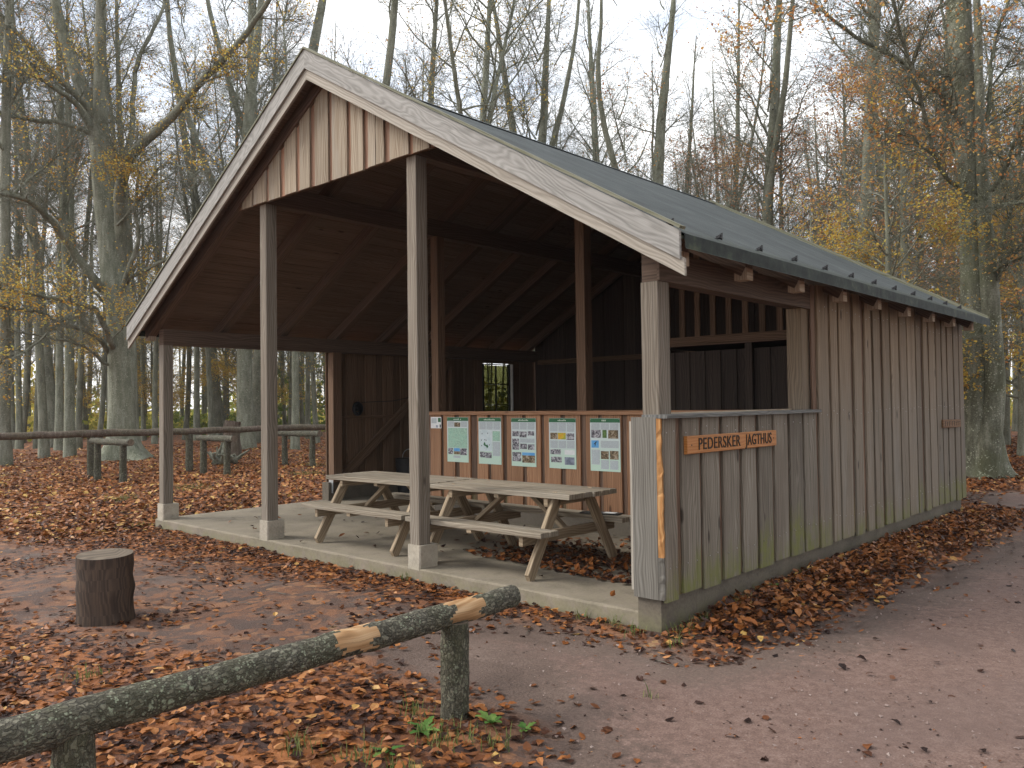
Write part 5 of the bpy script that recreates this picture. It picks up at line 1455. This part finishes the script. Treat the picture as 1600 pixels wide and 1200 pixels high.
def hero_tree(name, label, trunk, stems, limbs, barkm, barkl, seed, nsub, n3, n4, leafn, leafm, flare):
    rg = np.random.default_rng(seed)
    t0 = trunk[0]
    bz = float(gz(t0[0], t0[1]))
    root = thing(name, (t0[0], t0[1], bz), label, 'tree')
    org = np.array([t0[0], t0[1], bz])
    def dens(Q, n):
        Q = np.array(Q, float); s = np.linspace(0, len(Q) - 1, n); i = np.arange(len(Q))
        # smooth (Catmull-Rom) through the given points
        out = []
        for q in s:
            k = min(int(q), len(Q) - 2); f = q - k
            a, b, c, d = Q[max(k - 1, 0)], Q[k], Q[k + 1], Q[min(k + 2, len(Q) - 1)]
            out.append(.5 * (2 * b + (c - a) * f + (2 * a - 5 * b + 4 * c - d) * f * f + (3 * b - a - 3 * c + d) * f ** 3))
        return np.array(out)
    def bend_tube(Q, k, nn, lumpy=.0, fl=False):
        D = dens(Q, nn); P = D[:, :3] - org; Rr = np.maximum(D[:, 3], .004)
        if fl:   # root flare: rings widen with lobes
            T_ = TB(); n = len(P); a = np.linspace(0, 2 * np.pi, k, endpoint=False)
            h = P[:, 2]
            V = []
            for i in range(n):
                g = math.exp(-max(h[i], -.3) / .42)
                lob = 1 + g * flare * (.55 + .45 * np.sin(a * 5 + 1.3) + .3 * np.sin(a * 3 + .4)) + lumpy * np.sin(a * 3 + h[i] * 1.1) + lumpy * .7 * np.sin(a * 2 - h[i] * 2.3)
                V.append(np.stack([P[i, 0] + np.cos(a) * Rr[i] * lob, P[i, 1] + np.sin(a) * Rr[i] * lob, np.full(k, P[i, 2])], -1))
            V = np.concatenate(V)
            i = np.arange(n - 1)[:, None] * k; j = np.arange(k)[None]; j2 = (j + 1) % k
            F = np.stack([i + j, i + j2, i + k + j2, i + k + j], -1).reshape(-1, 4)
            return mesh_np('trunk', V, F, barkm, smooth=True), P, Rr
        T_ = TB(); T_.tube(P + rg.normal(0, .012, P.shape) * (Rr[:, None] < .15), Rr, k)
        return T_.mesh('limb', barkl), P, Rr
    tk = [(t0[0], t0[1], bz - .3, t0[3])] + list(trunk)
    me, P, Rr = bend_tube(tk, 22, 60, .035, True)
    link('trunk', me, root, org)
    lines = []
    for st_ in stems:
        me, P, Rr = bend_tube(st_, 14, 40); me.name = 'stem'; link('stem', me, root, org)
    sub = TB()
    for lb in limbs:
        me, P, Rr = bend_tube(lb, 9, 26); link('limb', me, root, org)
        lines.append((P, Rr))
        Lb = np.linalg.norm(np.diff(P, axis=0), axis=1).sum()
        ns = max(3, int(nsub * Lb))
        t2 = rg.uniform(.12, 1.0, ns); q2, d2 = along(P, t2)
        s2 = side_dirs(d2, rg, rg.uniform(.5, 1.1, ns), .25)
        s2[:, 2] += .12
        for k in range(ns):
            L2 = rg.uniform(.7, 2.3) * (1.1 - .4 * t2[k])
            r2 = min(np.interp(t2[k], np.linspace(0, 1, len(Rr)), Rr) * .55, .03)
            P2, R2 = wander(q2[k], s2[k], L2, 6, r2, .005, rg, .14, .03)
            sub.tube(P2, R2, 5); lines.append((P2, R2))
            n5 = 3; t5 = rg.uniform(.3, .95, n5); q5, d5 = along(P2, t5); s5 = side_dirs(d5, rg, rg.uniform(.5, 1.0, n5), .3)
            for j in range(n5):
                P5, R5 = wander(q5[j], s5[j], L2 * rg.uniform(.3, .6), 4, r2 * .5, .004, rg, .15, .02)
                sub.tube(P5, R5, 4); lines.append((P5, R5))
    LP = finish_twigs(sub, lines, rg, n3, n4, .65, .35, leafn, .08, .5, .06)
    link('branches', sub.mesh('branches', barkl), root, org)
    V, F = leaf_quads(LP, .082, rg)
    link('foliage', mesh_np('foliage', V, F, leafm, rnd=np.repeat(rg.uniform(0, 1, len(LP)), 4)), root, org)
    return root
hero_tree('large_beech', 'large many limbed beech behind the rail left of the shelter', TREE_A_TRUNK, [], TREE_A_LIMBS, M['bark'], M['bark_dark'], 31, 1.7, 4500, 14000, 13000, M['leaf_yellow'], .8)
hero_tree('twin_stem_beech', 'pale lichened beech with two stems beyond the shelter\'s back corner', TREE_B_TRUNK, [TREE_B_STEM], TREE_B_LIMBS, M['bark_pale'], M['bark_pale'], 32, 1.8, 2600, 8000, 3600, M['leaf_orange'], .5)

GRP = {'l': ('slender dark trunked tree in the open wood behind the log rail', 'trees of the wood behind the log rail'),
       'c': ('bare tall tree seen above the shelter roof', 'trees seen above the shelter roof'),
       'r': ('tall grey trunked tree among autumn leaves behind the right roof end', 'trees behind the right end of the roof')}
seq = {'l': ['bare_b', 'slim_a', 'bare_a', 'slim_b', 'bare_b'], 'c': ['bare_a', 'bare_b', 'slim_b'], 'r': ['wide', 'bare_a', 'slim_b', 'bare_b']}
OWN = {0: 'dark trunk at the left edge of the wood, nearest of the trunks there', 39: 'left trunk of the tall pair above the middle of the roof slope', 40: 'right trunk of the tall pair above the middle of the roof slope',
       44: 'tall straight grey trunk above the roof, next right of the tall pair', 48: 'grey trunk above the roof midway between the tall pair and the twin stem beech',
       51: 'thick trunk rising over the lower back end of the roof', 62: 'left of two close trunks just left of the gable peak', 63: 'right of two close trunks just left of the gable peak'}
taken = [(-25.3, 6.4), (-1.1, 14.6)]
for i, (k, x, y, r_) in enumerate(PLACED):
    kind = seq[k][i % len(seq[k])]
    lab, grp = GRP[k]
    own = OWN.get(i)
    if r_ > .25:
        if r_ > .35: lab = 'thick moss stained trunk standing between the two left shelter posts'
        elif y > 15: lab = 'stout distant trunk behind the rail, seen between the left posts'
        else: lab = 'stout straight trunk left of the large beech'
        kind = 'bare_b'
        sc = 1.25
        o = put_tree(kind, x, y, sc, lab, None)
        tk = [c for c in o.children if c.name.startswith('trunk')][0]
        tk.scale = (r_ / .15 / sc, r_ / .15 / sc, 1)
        if 'group' in o: del o['group']
    else:
        o = put_tree(kind, x, y, min(max(r_ / .15, .8), 1.35), lab, grp)
        if k == 'c':
            for c in o.children:
                if c.name.startswith('trunk'): c.scale = (1.5, 1.5, 1)
    if own:
        o['label'] = own
        if 'group' in o: del o['group']
    taken.append((x, y))
# the wood goes on behind them
F2 = random.Random(5)
CX, CY = 3.249, -5.181
fwd = math.atan2(.738, -.674)
n_l = 0
quota = {'l': 27, 'c': 18, 'r': 20}
for tries in range(6000):
    a = fwd + F2.uniform(-.64, .62); d = math.sqrt(F2.uniform(24 ** 2, 74 ** 2))
    x, y = CX + d * math.cos(a), CY + d * math.sin(a)
    if -10 < x < 1.6 and y < 16: continue
    u = -(a - fwd)                          # positive to the right
    if x > -17 and y < 8: continue
    right = u > .28; centre = -.2 < u <= .28
    if centre and (d < 25 or d > 60 or F2.random() < .2): continue
    if right and (d < 20 or F2.random() < .35): continue
    if not right and not centre and (d < 36 or d > 66 or F2.random() < .5): continue
    if abs(x - 3) < 2.6 and y > 0: continue
    md = 2.6 if not centre else 4.0
    side = 'r' if right else 'c' if centre else 'l'
    if quota[side] <= 0: continue
    if any((x - p) ** 2 + (y - q) ** 2 < md * md for p, q in taken): continue
    taken.append((x, y)); n_l += 1; quota[side] -= 1
    if right:
        kind = F2.choice(['autumn', 'russet', 'wide', 'bare_b', 'slim_b', 'autumn', 'bare_a', 'russet'])
        lab, grp = ('tree of the dense autumn wood to the right', 'trees of the dense autumn wood') if kind not in ('autumn', 'russet') else ('small beech still holding orange brown leaves in the wood', 'leafy small beeches in the wood')
    elif centre:
        kind = F2.choice(['bare_a', 'slim_b', 'wide', 'bare_b', 'bare_a'])
        lab, grp = ('distant bare tree far behind the shelter', 'distant trees behind the shelter')
    else:
        kind = F2.choice(['bare_b', 'slim_a', 'slim_b', 'bare_a', 'bare_b', 'golden', 'slim_a'])
        lab, grp = ('far tree of the open wood to the left', 'far trees of the open wood') if kind != 'golden' else ('small golden leaved tree glowing far behind the rail', 'golden small trees far behind the rail')
    put_tree(kind, x, y, F2.uniform(.78, 1.15), lab, grp)
    if n_l >= 175: break
put_tree('golden', -2.5, 12.9, .72, 'low beech with bright golden orange sprays just over the roof end', None)
put_tree('golden', -4.6, 14.2, .60, 'low golden beech behind the middle of the back roof edge', None)
# leafy small beeches set close behind the shelter and along its right end
for x, y, k, s in ((-3.5, 17.5, 'autumn', .9), (-6.0, 20, 'russet', 1.05), (-8.5, 21, 'autumn', .9), (-11.5, 22.5, 'russet', 1.0), (-5.2, 24.5, 'autumn', 1.1), (-1.8, 22, 'golden', 1.0), (.2, 26, 'autumn', 1.0), (-14, 25, 'russet', 1.0), (-3.6, 29, 'golden', 1.1), (-.9, 33, 'autumn', 1.1), (-8, 30, 'autumn', 1.1), (-12.5, 31, 'russet', 1.1)):
    put_tree(k, x, y, s, 'small beech still holding orange brown leaves in the wood', 'leafy small beeches in the wood')
for x, y, k, s in ((-38, 18, 'golden', .8), (-44, 22, 'golden', .9), (-41, 14.5, 'golden', .75), (-48, 27, 'golden', 1.0), (-36, 22.5, 'golden', .8), (-50, 18, 'golden', .9), (-46, 12, 'golden', .8)):
    put_tree(k, x, y, s, 'small golden leaved tree glowing far behind the rail', 'golden small trees far behind the rail')
for k in PROTO:
    if first_use[k]:
        for c in list(PROTO[k].children): bpy.data.objects.remove(c)
        bpy.data.objects.remove(PROTO[k])

# more of the wood, unseen, added to dim the side wall and path
for x, y, k, s in ((8.5, -7, 'autumn', 1.3), (10.5, -2.5, 'russet', 1.4), (8.2, 1.5, 'autumn', 1.3), (10.0, 5.5, 'wide', 1.0), (11.5, 12.5, 'autumn', 1.4), (13.5, 8, 'autumn', 1.4)):
    put_tree(k, x, y, s, 'unseen beech shading the path from its far side', 'unseen beeches shading the path from its far side')

# low undergrowth at the far edge of the wood: one mass nobody could count
ug = np.random.default_rng(77)
N = 42000
a = fwd + ug.uniform(-.75, .75, N); d = ug.uniform(52, 100, N)
x = CX + d * np.cos(a); y = CY + d * np.sin(a)
hmax = 1.2 + 2.3 * np.clip(np.sin(x * .31 + 1) + np.sin(y * .27 + x * .13) + .6 * np.sin(x * .9 - y * .7), 0, 2.5)
P = np.stack([x, y, GZ + hmax * ug.uniform(0, 1, N) ** .8], -1)
V, F = leaf_quads(P, .42, ug, .2)
me = mesh_np('undergrowth', V, F, M['leaf_bush'], rnd=np.repeat(np.clip(.25 + .3 * np.sin(x * .11 + 2) + .25 * np.sin(y * .17) + ug.normal(0, .2, N), 0, 1), 4))
tag(link('undergrowth', me), 'yellow green undergrowth along the far edge of the wood', None, None, 'stuff')
# far wood edge: thin stems and twigs beyond the trees one can count
fw2 = TB()
N = 260
a = fwd + ug.uniform(-.72, .72, N); d = ug.uniform(72, 110, N)
B0 = np.stack([CX + d * np.cos(a), CY + d * np.sin(a), np.full(N, GZ - .2)], -1)
D0 = unit(np.stack([ug.normal(0, .05, N), ug.normal(0, .05, N), np.ones(N)], -1))
L0 = ug.uniform(9, 17, N)
A1, B1 = fw2.twigs(B0, D0, L0, ug.uniform(.06, .14, N), unit(ug.normal(0, 1, (N, 3))) * .4)
n4 = 3000
pk = ug.integers(0, N, n4); tt = ug.uniform(.25, 1, n4)[:, None]
Q = np.where(tt < .5, B0[pk] + (A1[pk] - B0[pk]) * tt * 2, A1[pk] + (B1[pk] - A1[pk]) * (tt * 2 - 1))
fw2.twigs(Q, side_dirs(D0[pk], ug, ug.uniform(.5, 1.1, n4)), ug.uniform(1, 3.2, n4), np.full(n4, .022), unit(ug.normal(0, 1, (n4, 3)) + np.array([0, 0, .5])))
tag(link('far_woodland', fw2.mesh('far_woodland', M['bark_dark'])), 'far bare wood that reads as one mass beyond the trees', None, None, 'stuff')

# ------------------------------------------------------------------ fallen leaves
lg = np.random.default_rng(99)
def litter(name, label, X, Y, Zb, size, tilt, lift, dark=0.0, mat='litter'):
    """curled beech leaves: 8 points, 6 faces each"""
    N = len(X)
    yaw = lg.uniform(0, 2 * np.pi, N)
    s = size * lg.uniform(.6, 1.2, N)
    wid = lg.uniform(.5, .68, N) * .5
    curl = lg.normal(0, .16, N); fold = np.abs(lg.normal(.10, .12, N)) * np.where(lg.uniform(0, 1, N) < .4, -1, 1)
    base = np.array([[-.5, 0], [-.22, .85], [-.22, -.85], [.14, 1.0], [.14, -1.0], [.5, 0], [-.2, 0], [.16, 0]])
    lx = base[None, :, 0] * np.ones((N, 1)); ly = base[None, :, 1] * wid[:, None]
    lx = lx + lg.normal(0, .03, lx.shape); ly = ly + lg.normal(0, .02, ly.shape)
    lz = curl[:, None] * (lx ** 2) * 2.2 + fold[:, None] * np.abs(ly) * 2.2
    P = np.stack([lx, ly, lz], -1) * s[:, None, None]
    tx = lg.normal(0, tilt, N); ty = lg.normal(0, tilt, N)
    c, s_ = np.cos(tx)[:, None], np.sin(tx)[:, None]
    y2 = P[..., 1] * c - P[..., 2] * s_; z2 = P[..., 1] * s_ + P[..., 2] * c; P[..., 1] = y2; P[..., 2] = z2
    c, s_ = np.cos(ty)[:, None], np.sin(ty)[:, None]
    x2 = P[..., 0] * c + P[..., 2] * s_; z2 = -P[..., 0] * s_ + P[..., 2] * c; P[..., 0] = x2; P[..., 2] = z2
    c, s_ = np.cos(yaw)[:, None], np.sin(yaw)[:, None]
    x2 = P[..., 0] * c - P[..., 1] * s_; y2 = P[..., 0] * s_ + P[..., 1] * c
    zmin = P[..., 2].min(1)
    Z = P[..., 2] - zmin[:, None] * .75 + (Zb + .003 + lift * lg.uniform(0, 1, N) ** 1.5)[:, None]
    V = np.stack([x2 + X[:, None], y2 + Y[:, None], Z], -1).reshape(-1, 3)
    f = np.array([[0, 6, 1, 1], [0, 2, 6, 6], [6, 7, 3, 1], [2, 4, 7, 6], [7, 5, 3, 3], [4, 5, 7, 7]])
    tri = np.array([[0, 6, 1], [0, 2, 6], [6, 7, 3], [6, 3, 1], [2, 4, 7], [2, 7, 6], [7, 5, 3], [4, 5, 7]])
    F = ((np.arange(N) * 8)[:, None, None] + tri[None]).reshape(-1, 3)
    r_ = np.clip(lg.beta(2.0, 2.0, N) - dark, 0, 1)
    return tag(link(name, mesh_np(name, V, F, M[mat], rnd=np.repeat(r_, 8))), label, None, None, 'stuff')

def clump(X, Y, sc=1.0):
    return .5 + .25 * np.sin(2.1 * sc * X + 1.3 * Y) + .2 * np.sin(3.3 * sc * Y - 1.9 * X + 2) + .15 * np.sin(5.7 * X + 4.9 * sc * Y)
def sample(n, x0, x1, y0, y1): return lg.uniform(x0, x1, n), lg.uniform(y0, y1, n)
def density(X, Y):
    pdp = pdist(PATH, X, Y); pdm = pdist(MUD, X, Y)
    dn = np.full(X.shape, 1.0)
    mud = np.clip(.6 - pdm / .8, 0, 1)
    cl = clump(X, Y)
    dn *= 1 - mud * np.clip(1.3 - .75 * cl, 0, .95)
    # strip of leaves drifted against the slab front
    edge = np.clip(1 - np.abs(Y + .16) / .34, 0, 1) * ((X > -8.4) & (X < -.2))
    dn = np.maximum(dn, edge * .95)
    pth = np.clip(-(pdp + .5 * (cl - .5)) / .75 + .55, 0, 1)
    dn = dn * (1 - pth) + .012 * pth
    ins = (X > -8.55) & (X < .0) & (Y > .03) & (Y < 8.55)
    dn = np.where(ins, 0, dn)
    return dn
def view_ok(X, Y, mar=.68):
    dx, dy = X - CX, Y - CY
    an = np.arctan2(dy, dx) - fwd
    an = (an + np.pi) % (2 * np.pi) - np.pi
    return np.abs(an) < mar
# near ground
X, Y = sample(76000, -12, 4.5, -6, 3.2)
k = (lg.uniform(0, 1, len(X)) < density(X, Y)) & view_ok(X, Y) & (np.hypot(X - CX, Y - CY) > 1.2)
X, Y = X[k], Y[k]
litter('leaf_litter', 'brown and orange fallen beech leaves around the shelter', X, Y, gz(X, Y), .066, .2, .016)
# middle distance, left and behind
X, Y = sample(150000, -34, -8.3, -8, 22)
dd = np.hypot(X - CX, Y - CY)
k = (lg.uniform(0, 1, len(X)) < density(X, Y) * np.clip(1.25 - dd / 42, .1, 1)) & view_ok(X, Y)
X, Y = X[k], Y[k]
litter('far_leaf_litter', 'carpet of fallen beech leaves under the trees behind the log rail', X, Y, gz(X, Y), .105, .28, .03, -.14)
X, Y = sample(60000, -6, 9, 8.6, 34)
k = (lg.uniform(0, 1, len(X)) < density(X, Y)) & view_ok(X, Y)
X, Y = X[k], Y[k]
litter('back_leaf_litter', 'carpet of fallen leaves under the trees beyond the shelter', X, Y, gz(X, Y), .11, .28, .03, -.05)
# the drift along the right wall
n = 11000
Y = lg.uniform(.15, 8.9, n); X = .0 + np.abs(lg.normal(.12, .42, n))
lim = np.interp(Y, [0, .3, 1.1, 3.3, 5.7, 8.9], [.40, .56, .72, .86, .98, .9])
k = (X < lim + lg.normal(0, .09, n)) & (X > -.03) & ~((Y < .7) & (X < .18) & (lg.uniform(0, 1, n) < .75))
X, Y = X[k], Y[k]
litter('leaf_drift', 'thick drift of brown leaves along the foot of the side wall', X, Y, np.maximum(gz(X, Y), GZ), .076, .34, .05, -.04)
# blown onto the slab under the right table and a few elsewhere
n = 2600
X = lg.normal(-1.6, .85, n); Y = .75 + np.abs(lg.normal(.55, .65, n)) - .1 * (X + 1.6)
k = (X > -3.7) & (X < -.25) & (Y > .35 + .22 * np.clip(X + 1.9, 0, 2) * 0) & (Y < 2.75) & (lg.uniform(0, 1, n) < .4 + .6 * clump(X * 1.4, Y * 1.4))
X2, Y2 = sample(70, -8, -.3, .1, 2.7)
X, Y = np.concatenate([X[k], X2]), np.concatenate([Y[k], Y2])
litter('slab_leaves', 'dry leaves blown onto the concrete under the tables', X, Y, np.zeros(len(X)), .078, .3, .02, .1)
# single leaves on the path
X, Y = sample(420, .2, 4.2, -3.2, 8)
k = pdist(PATH, X, Y) < -.05
X, Y = X[k], Y[k]
litter('path_leaves', 'single fallen leaves scattered over the bare path', X, Y, np.full(len(X), GZ - .002), .06, .2, .0, .22)
# crumbs of dead leaf and wet debris trodden into the path
X, Y = sample(5200, -1.2, 4.4, -3.4, 8)
k = (pdist(PATH, X, Y) < .1) & (lg.uniform(0, 1, len(X)) < .25 + .75 * clump(X, Y) ** 2); X, Y = X[k], Y[k]
litter('path_crumbs', 'crumbs of dead leaf trodden into the path', X, Y, np.full(len(X), GZ - .004), .02, .12, .0, .2)
litter('yellow_leaf', 'single bright yellow leaf lying below the log rail', np.array([.02]), np.array([-3.05]), gz(np.array([.02]), np.array([-3.05])) + .03, .14, .1, .0, -.6, 'leaf_yellow')

# sticks and grit
sk = MB()
for i in range(70):
    if i < 45: x, y = lg.uniform(.4, 3.6), lg.uniform(-2.6, 5)
    else: x, y = lg.uniform(-7, .5), lg.uniform(-3, -.3)
    if i < 45 and pdist(PATH, np.array([x]), np.array([y]))[0] > -.05: continue
    z = float(gz(x, y)) + .008; a = lg.uniform(0, 6.28); Ls = lg.uniform(.04, .2) * (1.6 if i % 9 == 0 else 1)
    q = (x + Ls * .5 * math.cos(a) + lg.normal(0, .01), y + Ls * .5 * math.sin(a) + lg.normal(0, .01), z + .004)
    sk.tube([(x, y, z), q, (x + Ls * math.cos(a), y + Ls * math.sin(a), z)], [.004, .0035, .002], 5)
tag(sk.build('twig_litter', M['twig']), 'small broken twigs lying on the path and ground', None, None, 'stuff')
N = 5000
X, Y = sample(N, -3, 4.4, -3.6, 6)
k = (pdist(PATH, X, Y) < -.02); X, Y = X[k], Y[k]; N = len(X)
s = np.abs(lg.normal(.0022, .0025, N)) + .0015
tet = np.array([[1, 1, .6], [-1, -.8, .5], [-.7, 1, -.4], [.9, -1, -.4], [0, 0, 1.0]])
V = tet[None] * s[:, None, None] + lg.normal(0, .3, (N, 5, 3)) * s[:, None, None] + np.stack([X, Y, np.full(N, GZ - .003)], -1)[:, None]
F = ((np.arange(N) * 5)[:, None, None] + np.array([[0, 2, 4], [2, 1, 4], [1, 3, 4], [3, 0, 4]])[None]).reshape(-1, 3)
t = NT('path_grit'); at = t.n('ShaderNodeAttribute', attribute_name='rnd')
t.bsdf(t.ramp(at.outputs['Fac'], [(0, (.09, .06, .05)), (.6, (.22, .165, .145)), (1, (.28, .225, .2))]), .85)
tag(link('grit', mesh_np('grit', V.reshape(-1, 3), F, t.m, rnd=np.repeat(lg.uniform(0, 1, N), 5))), 'small reddish grit scattered over the path', None, None, 'stuff')

# ------------------------------------------------------------------ grass and weeds
def grass_patch(spots, name, label, n, h):
    Vs, Fs, Rn = [], [], []; b = 0
    for (x, y, r_) in spots:
        m = int(n * r_ / .12)
        px = x + lg.normal(0, r_ * .6, m); py = y + lg.normal(0, r_ * .6, m); pz = np.maximum(gz(px, py), GZ - .01)
        az = lg.uniform(0, 6.28, m); hh = h * lg.uniform(.4, 1.2, m); ln = lg.uniform(.1, .9, m) * hh
        d = np.stack([np.cos(az), np.sin(az), np.zeros(m)], -1); sd_ = np.stack([-np.sin(az), np.cos(az), np.zeros(m)], -1) * .003
        p = np.stack([px, py, pz], -1); up = np.array([0, 0, 1.0])
        mid = p + d * (ln * .35)[:, None] + up * (hh * .6)[:, None]; tip = p + d * ln[:, None] + up * hh[:, None]
        V = np.stack([p - sd_, p + sd_, mid + sd_ * .7, mid - sd_ * .7, tip], 1).reshape(-1, 3)
        q = (np.arange(m) * 5)[:, None, None] + b
        Vs.append(V); Fs.append((q + np.array([[0, 1, 2], [0, 2, 3], [3, 2, 4]])[None]).reshape(-1, 3)); Rn.append(np.repeat(lg.uniform(0, 1, m), 5)); b += m * 5
    tag(link(name, mesh_np(name, np.concatenate(Vs), np.concatenate(Fs), M['grass'], rnd=np.concatenate(Rn))), label, None, None, 'stuff')
grass_patch([(.06, .12, .10), (.1, .35, .1), (.12, .9, .12), (.1, 1.3, .1), (-.45, -.02, .08), (-.75, -.03, .06), (-.2, -.06, .1), (.18, -.15, .08), (-2.9, .0, .06), (.62, -1.15, .035),
             (.2, -2.35, .1), (.05, -2.3, .12), (.0, -2.75, .12), (.25, -2.75, .1), (.35, -2.2, .1), (-.3, -2.9, .1), (-.25, -2.2, .08), (.1, 2.2, .08), (-8.6, .3, .15), (-8.7, -.1, .12), (-2.2, -3.2, .1), (-1.5, -2.9, .1)], 'grass', 'thin grass tufts at the wall foot and around the rail post', 42, .085)
grass_patch([(-13.5, 3.0, .4), (-14.5, 6.5, .5), (-13, 8.5, .4), (-16.5, 8.2, .4), (-21, 1.2, .5), (-12.5, 1.2, .3)], 'woodland_grass', 'sparse low grass among the leaves before the rail', 50, .12)
def weed(x, y, label, n, Lf, wd, up, cat='weed', name='dandelion_plant', zoff=0.0):
    z = float(gz(x, y)) + zoff
    w_ = thing(name, (x, y, z), label, cat)
    for i in range(n):
        az = i * 2.4 + lg.uniform(-.3, .3); el = up + lg.uniform(-.2, .2); L2 = Lf * lg.uniform(.65, 1.15)
        d = np.array([math.cos(az), math.sin(az), 0]); s = np.array([-math.sin(az), math.cos(az), 0])
        V, F = [], []; ns = 6
        for k in range(ns + 1):
            t_ = k / ns
            c = d * L2 * t_ * math.cos(el) + np.array([0, 0, 1]) * (L2 * (math.sin(el) * t_ - .55 * t_ * t_ * math.sin(el)) + .006)
            w2 = wd * math.sin(math.pi * min(1, .08 + t_ * .92)) ** .8 * (1 + (.28 if k % 2 else -.2))
            V += [c - s * w2 + np.array([0, 0, .18 * w2]), c, c + s * w2 + np.array([0, 0, .18 * w2])]
        for k in range(ns):
            q = k * 3; F += [(q, q + 1, q + 4, q + 3), (q + 1, q + 2, q + 5, q + 4)]
        link('leaf', mesh_np('leaf', V, F, M['leaf_green'], rnd=np.full(len(V), lg.uniform(.3, 1))), w_, (x, y, z))
weed(.19, -2.03, 'broad leaved green weed just right of the rail post', 8, .13, .020, .75)
weed(.36, -1.95, 'smallest green weed, farthest right of the rail post', 6, .085, .016, .6)
weed(-.02, -2.33, 'green weed with drooping leaves left of the rail post', 7, .14, .02, .55)
weed(.02, -2.62, 'flat green weed among the leaves below the rail', 5, .11, .016, .25)
weed(.13, 1.55, 'dark green ivy sprig at the foot of the side wall', 9, .09, .026, .9, 'plant', 'ivy_sprig', .03)
weed(.11, .85, 'small weed in the leaves below the end of the name sign', 7, .08, .014, .8, 'plant', 'wall_weed', .02)
# root plate and cut stump behind the rail
rp = thing('root_clump', (-19.6, 7.0, GZ), 'dark tangled upturned root lying in the leaves behind the rail', 'root')
for i in range(20):
    a = lg.uniform(0, 6.28); el = lg.uniform(.0, .9); Ls = lg.uniform(.35, .95)
    c = np.array([-19.6 + lg.normal(0, .2), 7.0 + lg.normal(0, .2), GZ + .1])
    P, Rr = wander(c, (math.cos(a) * math.cos(el), math.sin(a) * math.cos(el), math.sin(el) * .8), Ls, 5, .09, .02, lg, .25)
    m = MB(); m.tube(P, list(Rr), 6); m.build('root', M['bark_dark'], rp)
hs = thing('mossy_stump', (-22.5, 8.9, GZ), 'broken brown tree stump behind the long rail', 'stump')
pts, rad = lognoise((-22.5, 8.9, GZ - .1), (-22.5, 8.9, 1.12), .3, .25, 7, .02); log_part('log', hs, [M['bark_brown'], M['endgrain']], pts, rad, 14, .12)
# fallen branch beside the twin stem beech
fb = thing('fallen_branch', (1.2, 12.6, GZ), 'thin fallen branch lying on the leaves beyond the shelter', 'branch')
pts = [(-.3, 14.1, .06), (.4, 14.2, .18), (1.3, 14.5, .38), (2.2, 14.6, .62), (3.2, 15.0, .8)]
m = MB(); m.tube(pts, [.045, .04, .035, .028, .02], 7); m.build('stem', M['bark_dark'], fb)
m = MB(); m.tube([(.9, 14.35, .28), (1.6, 14.0, .2), (2.6, 13.8, .25)], [.022, .018, .01], 6); m.build('side_branch', M['bark_dark'], fb)
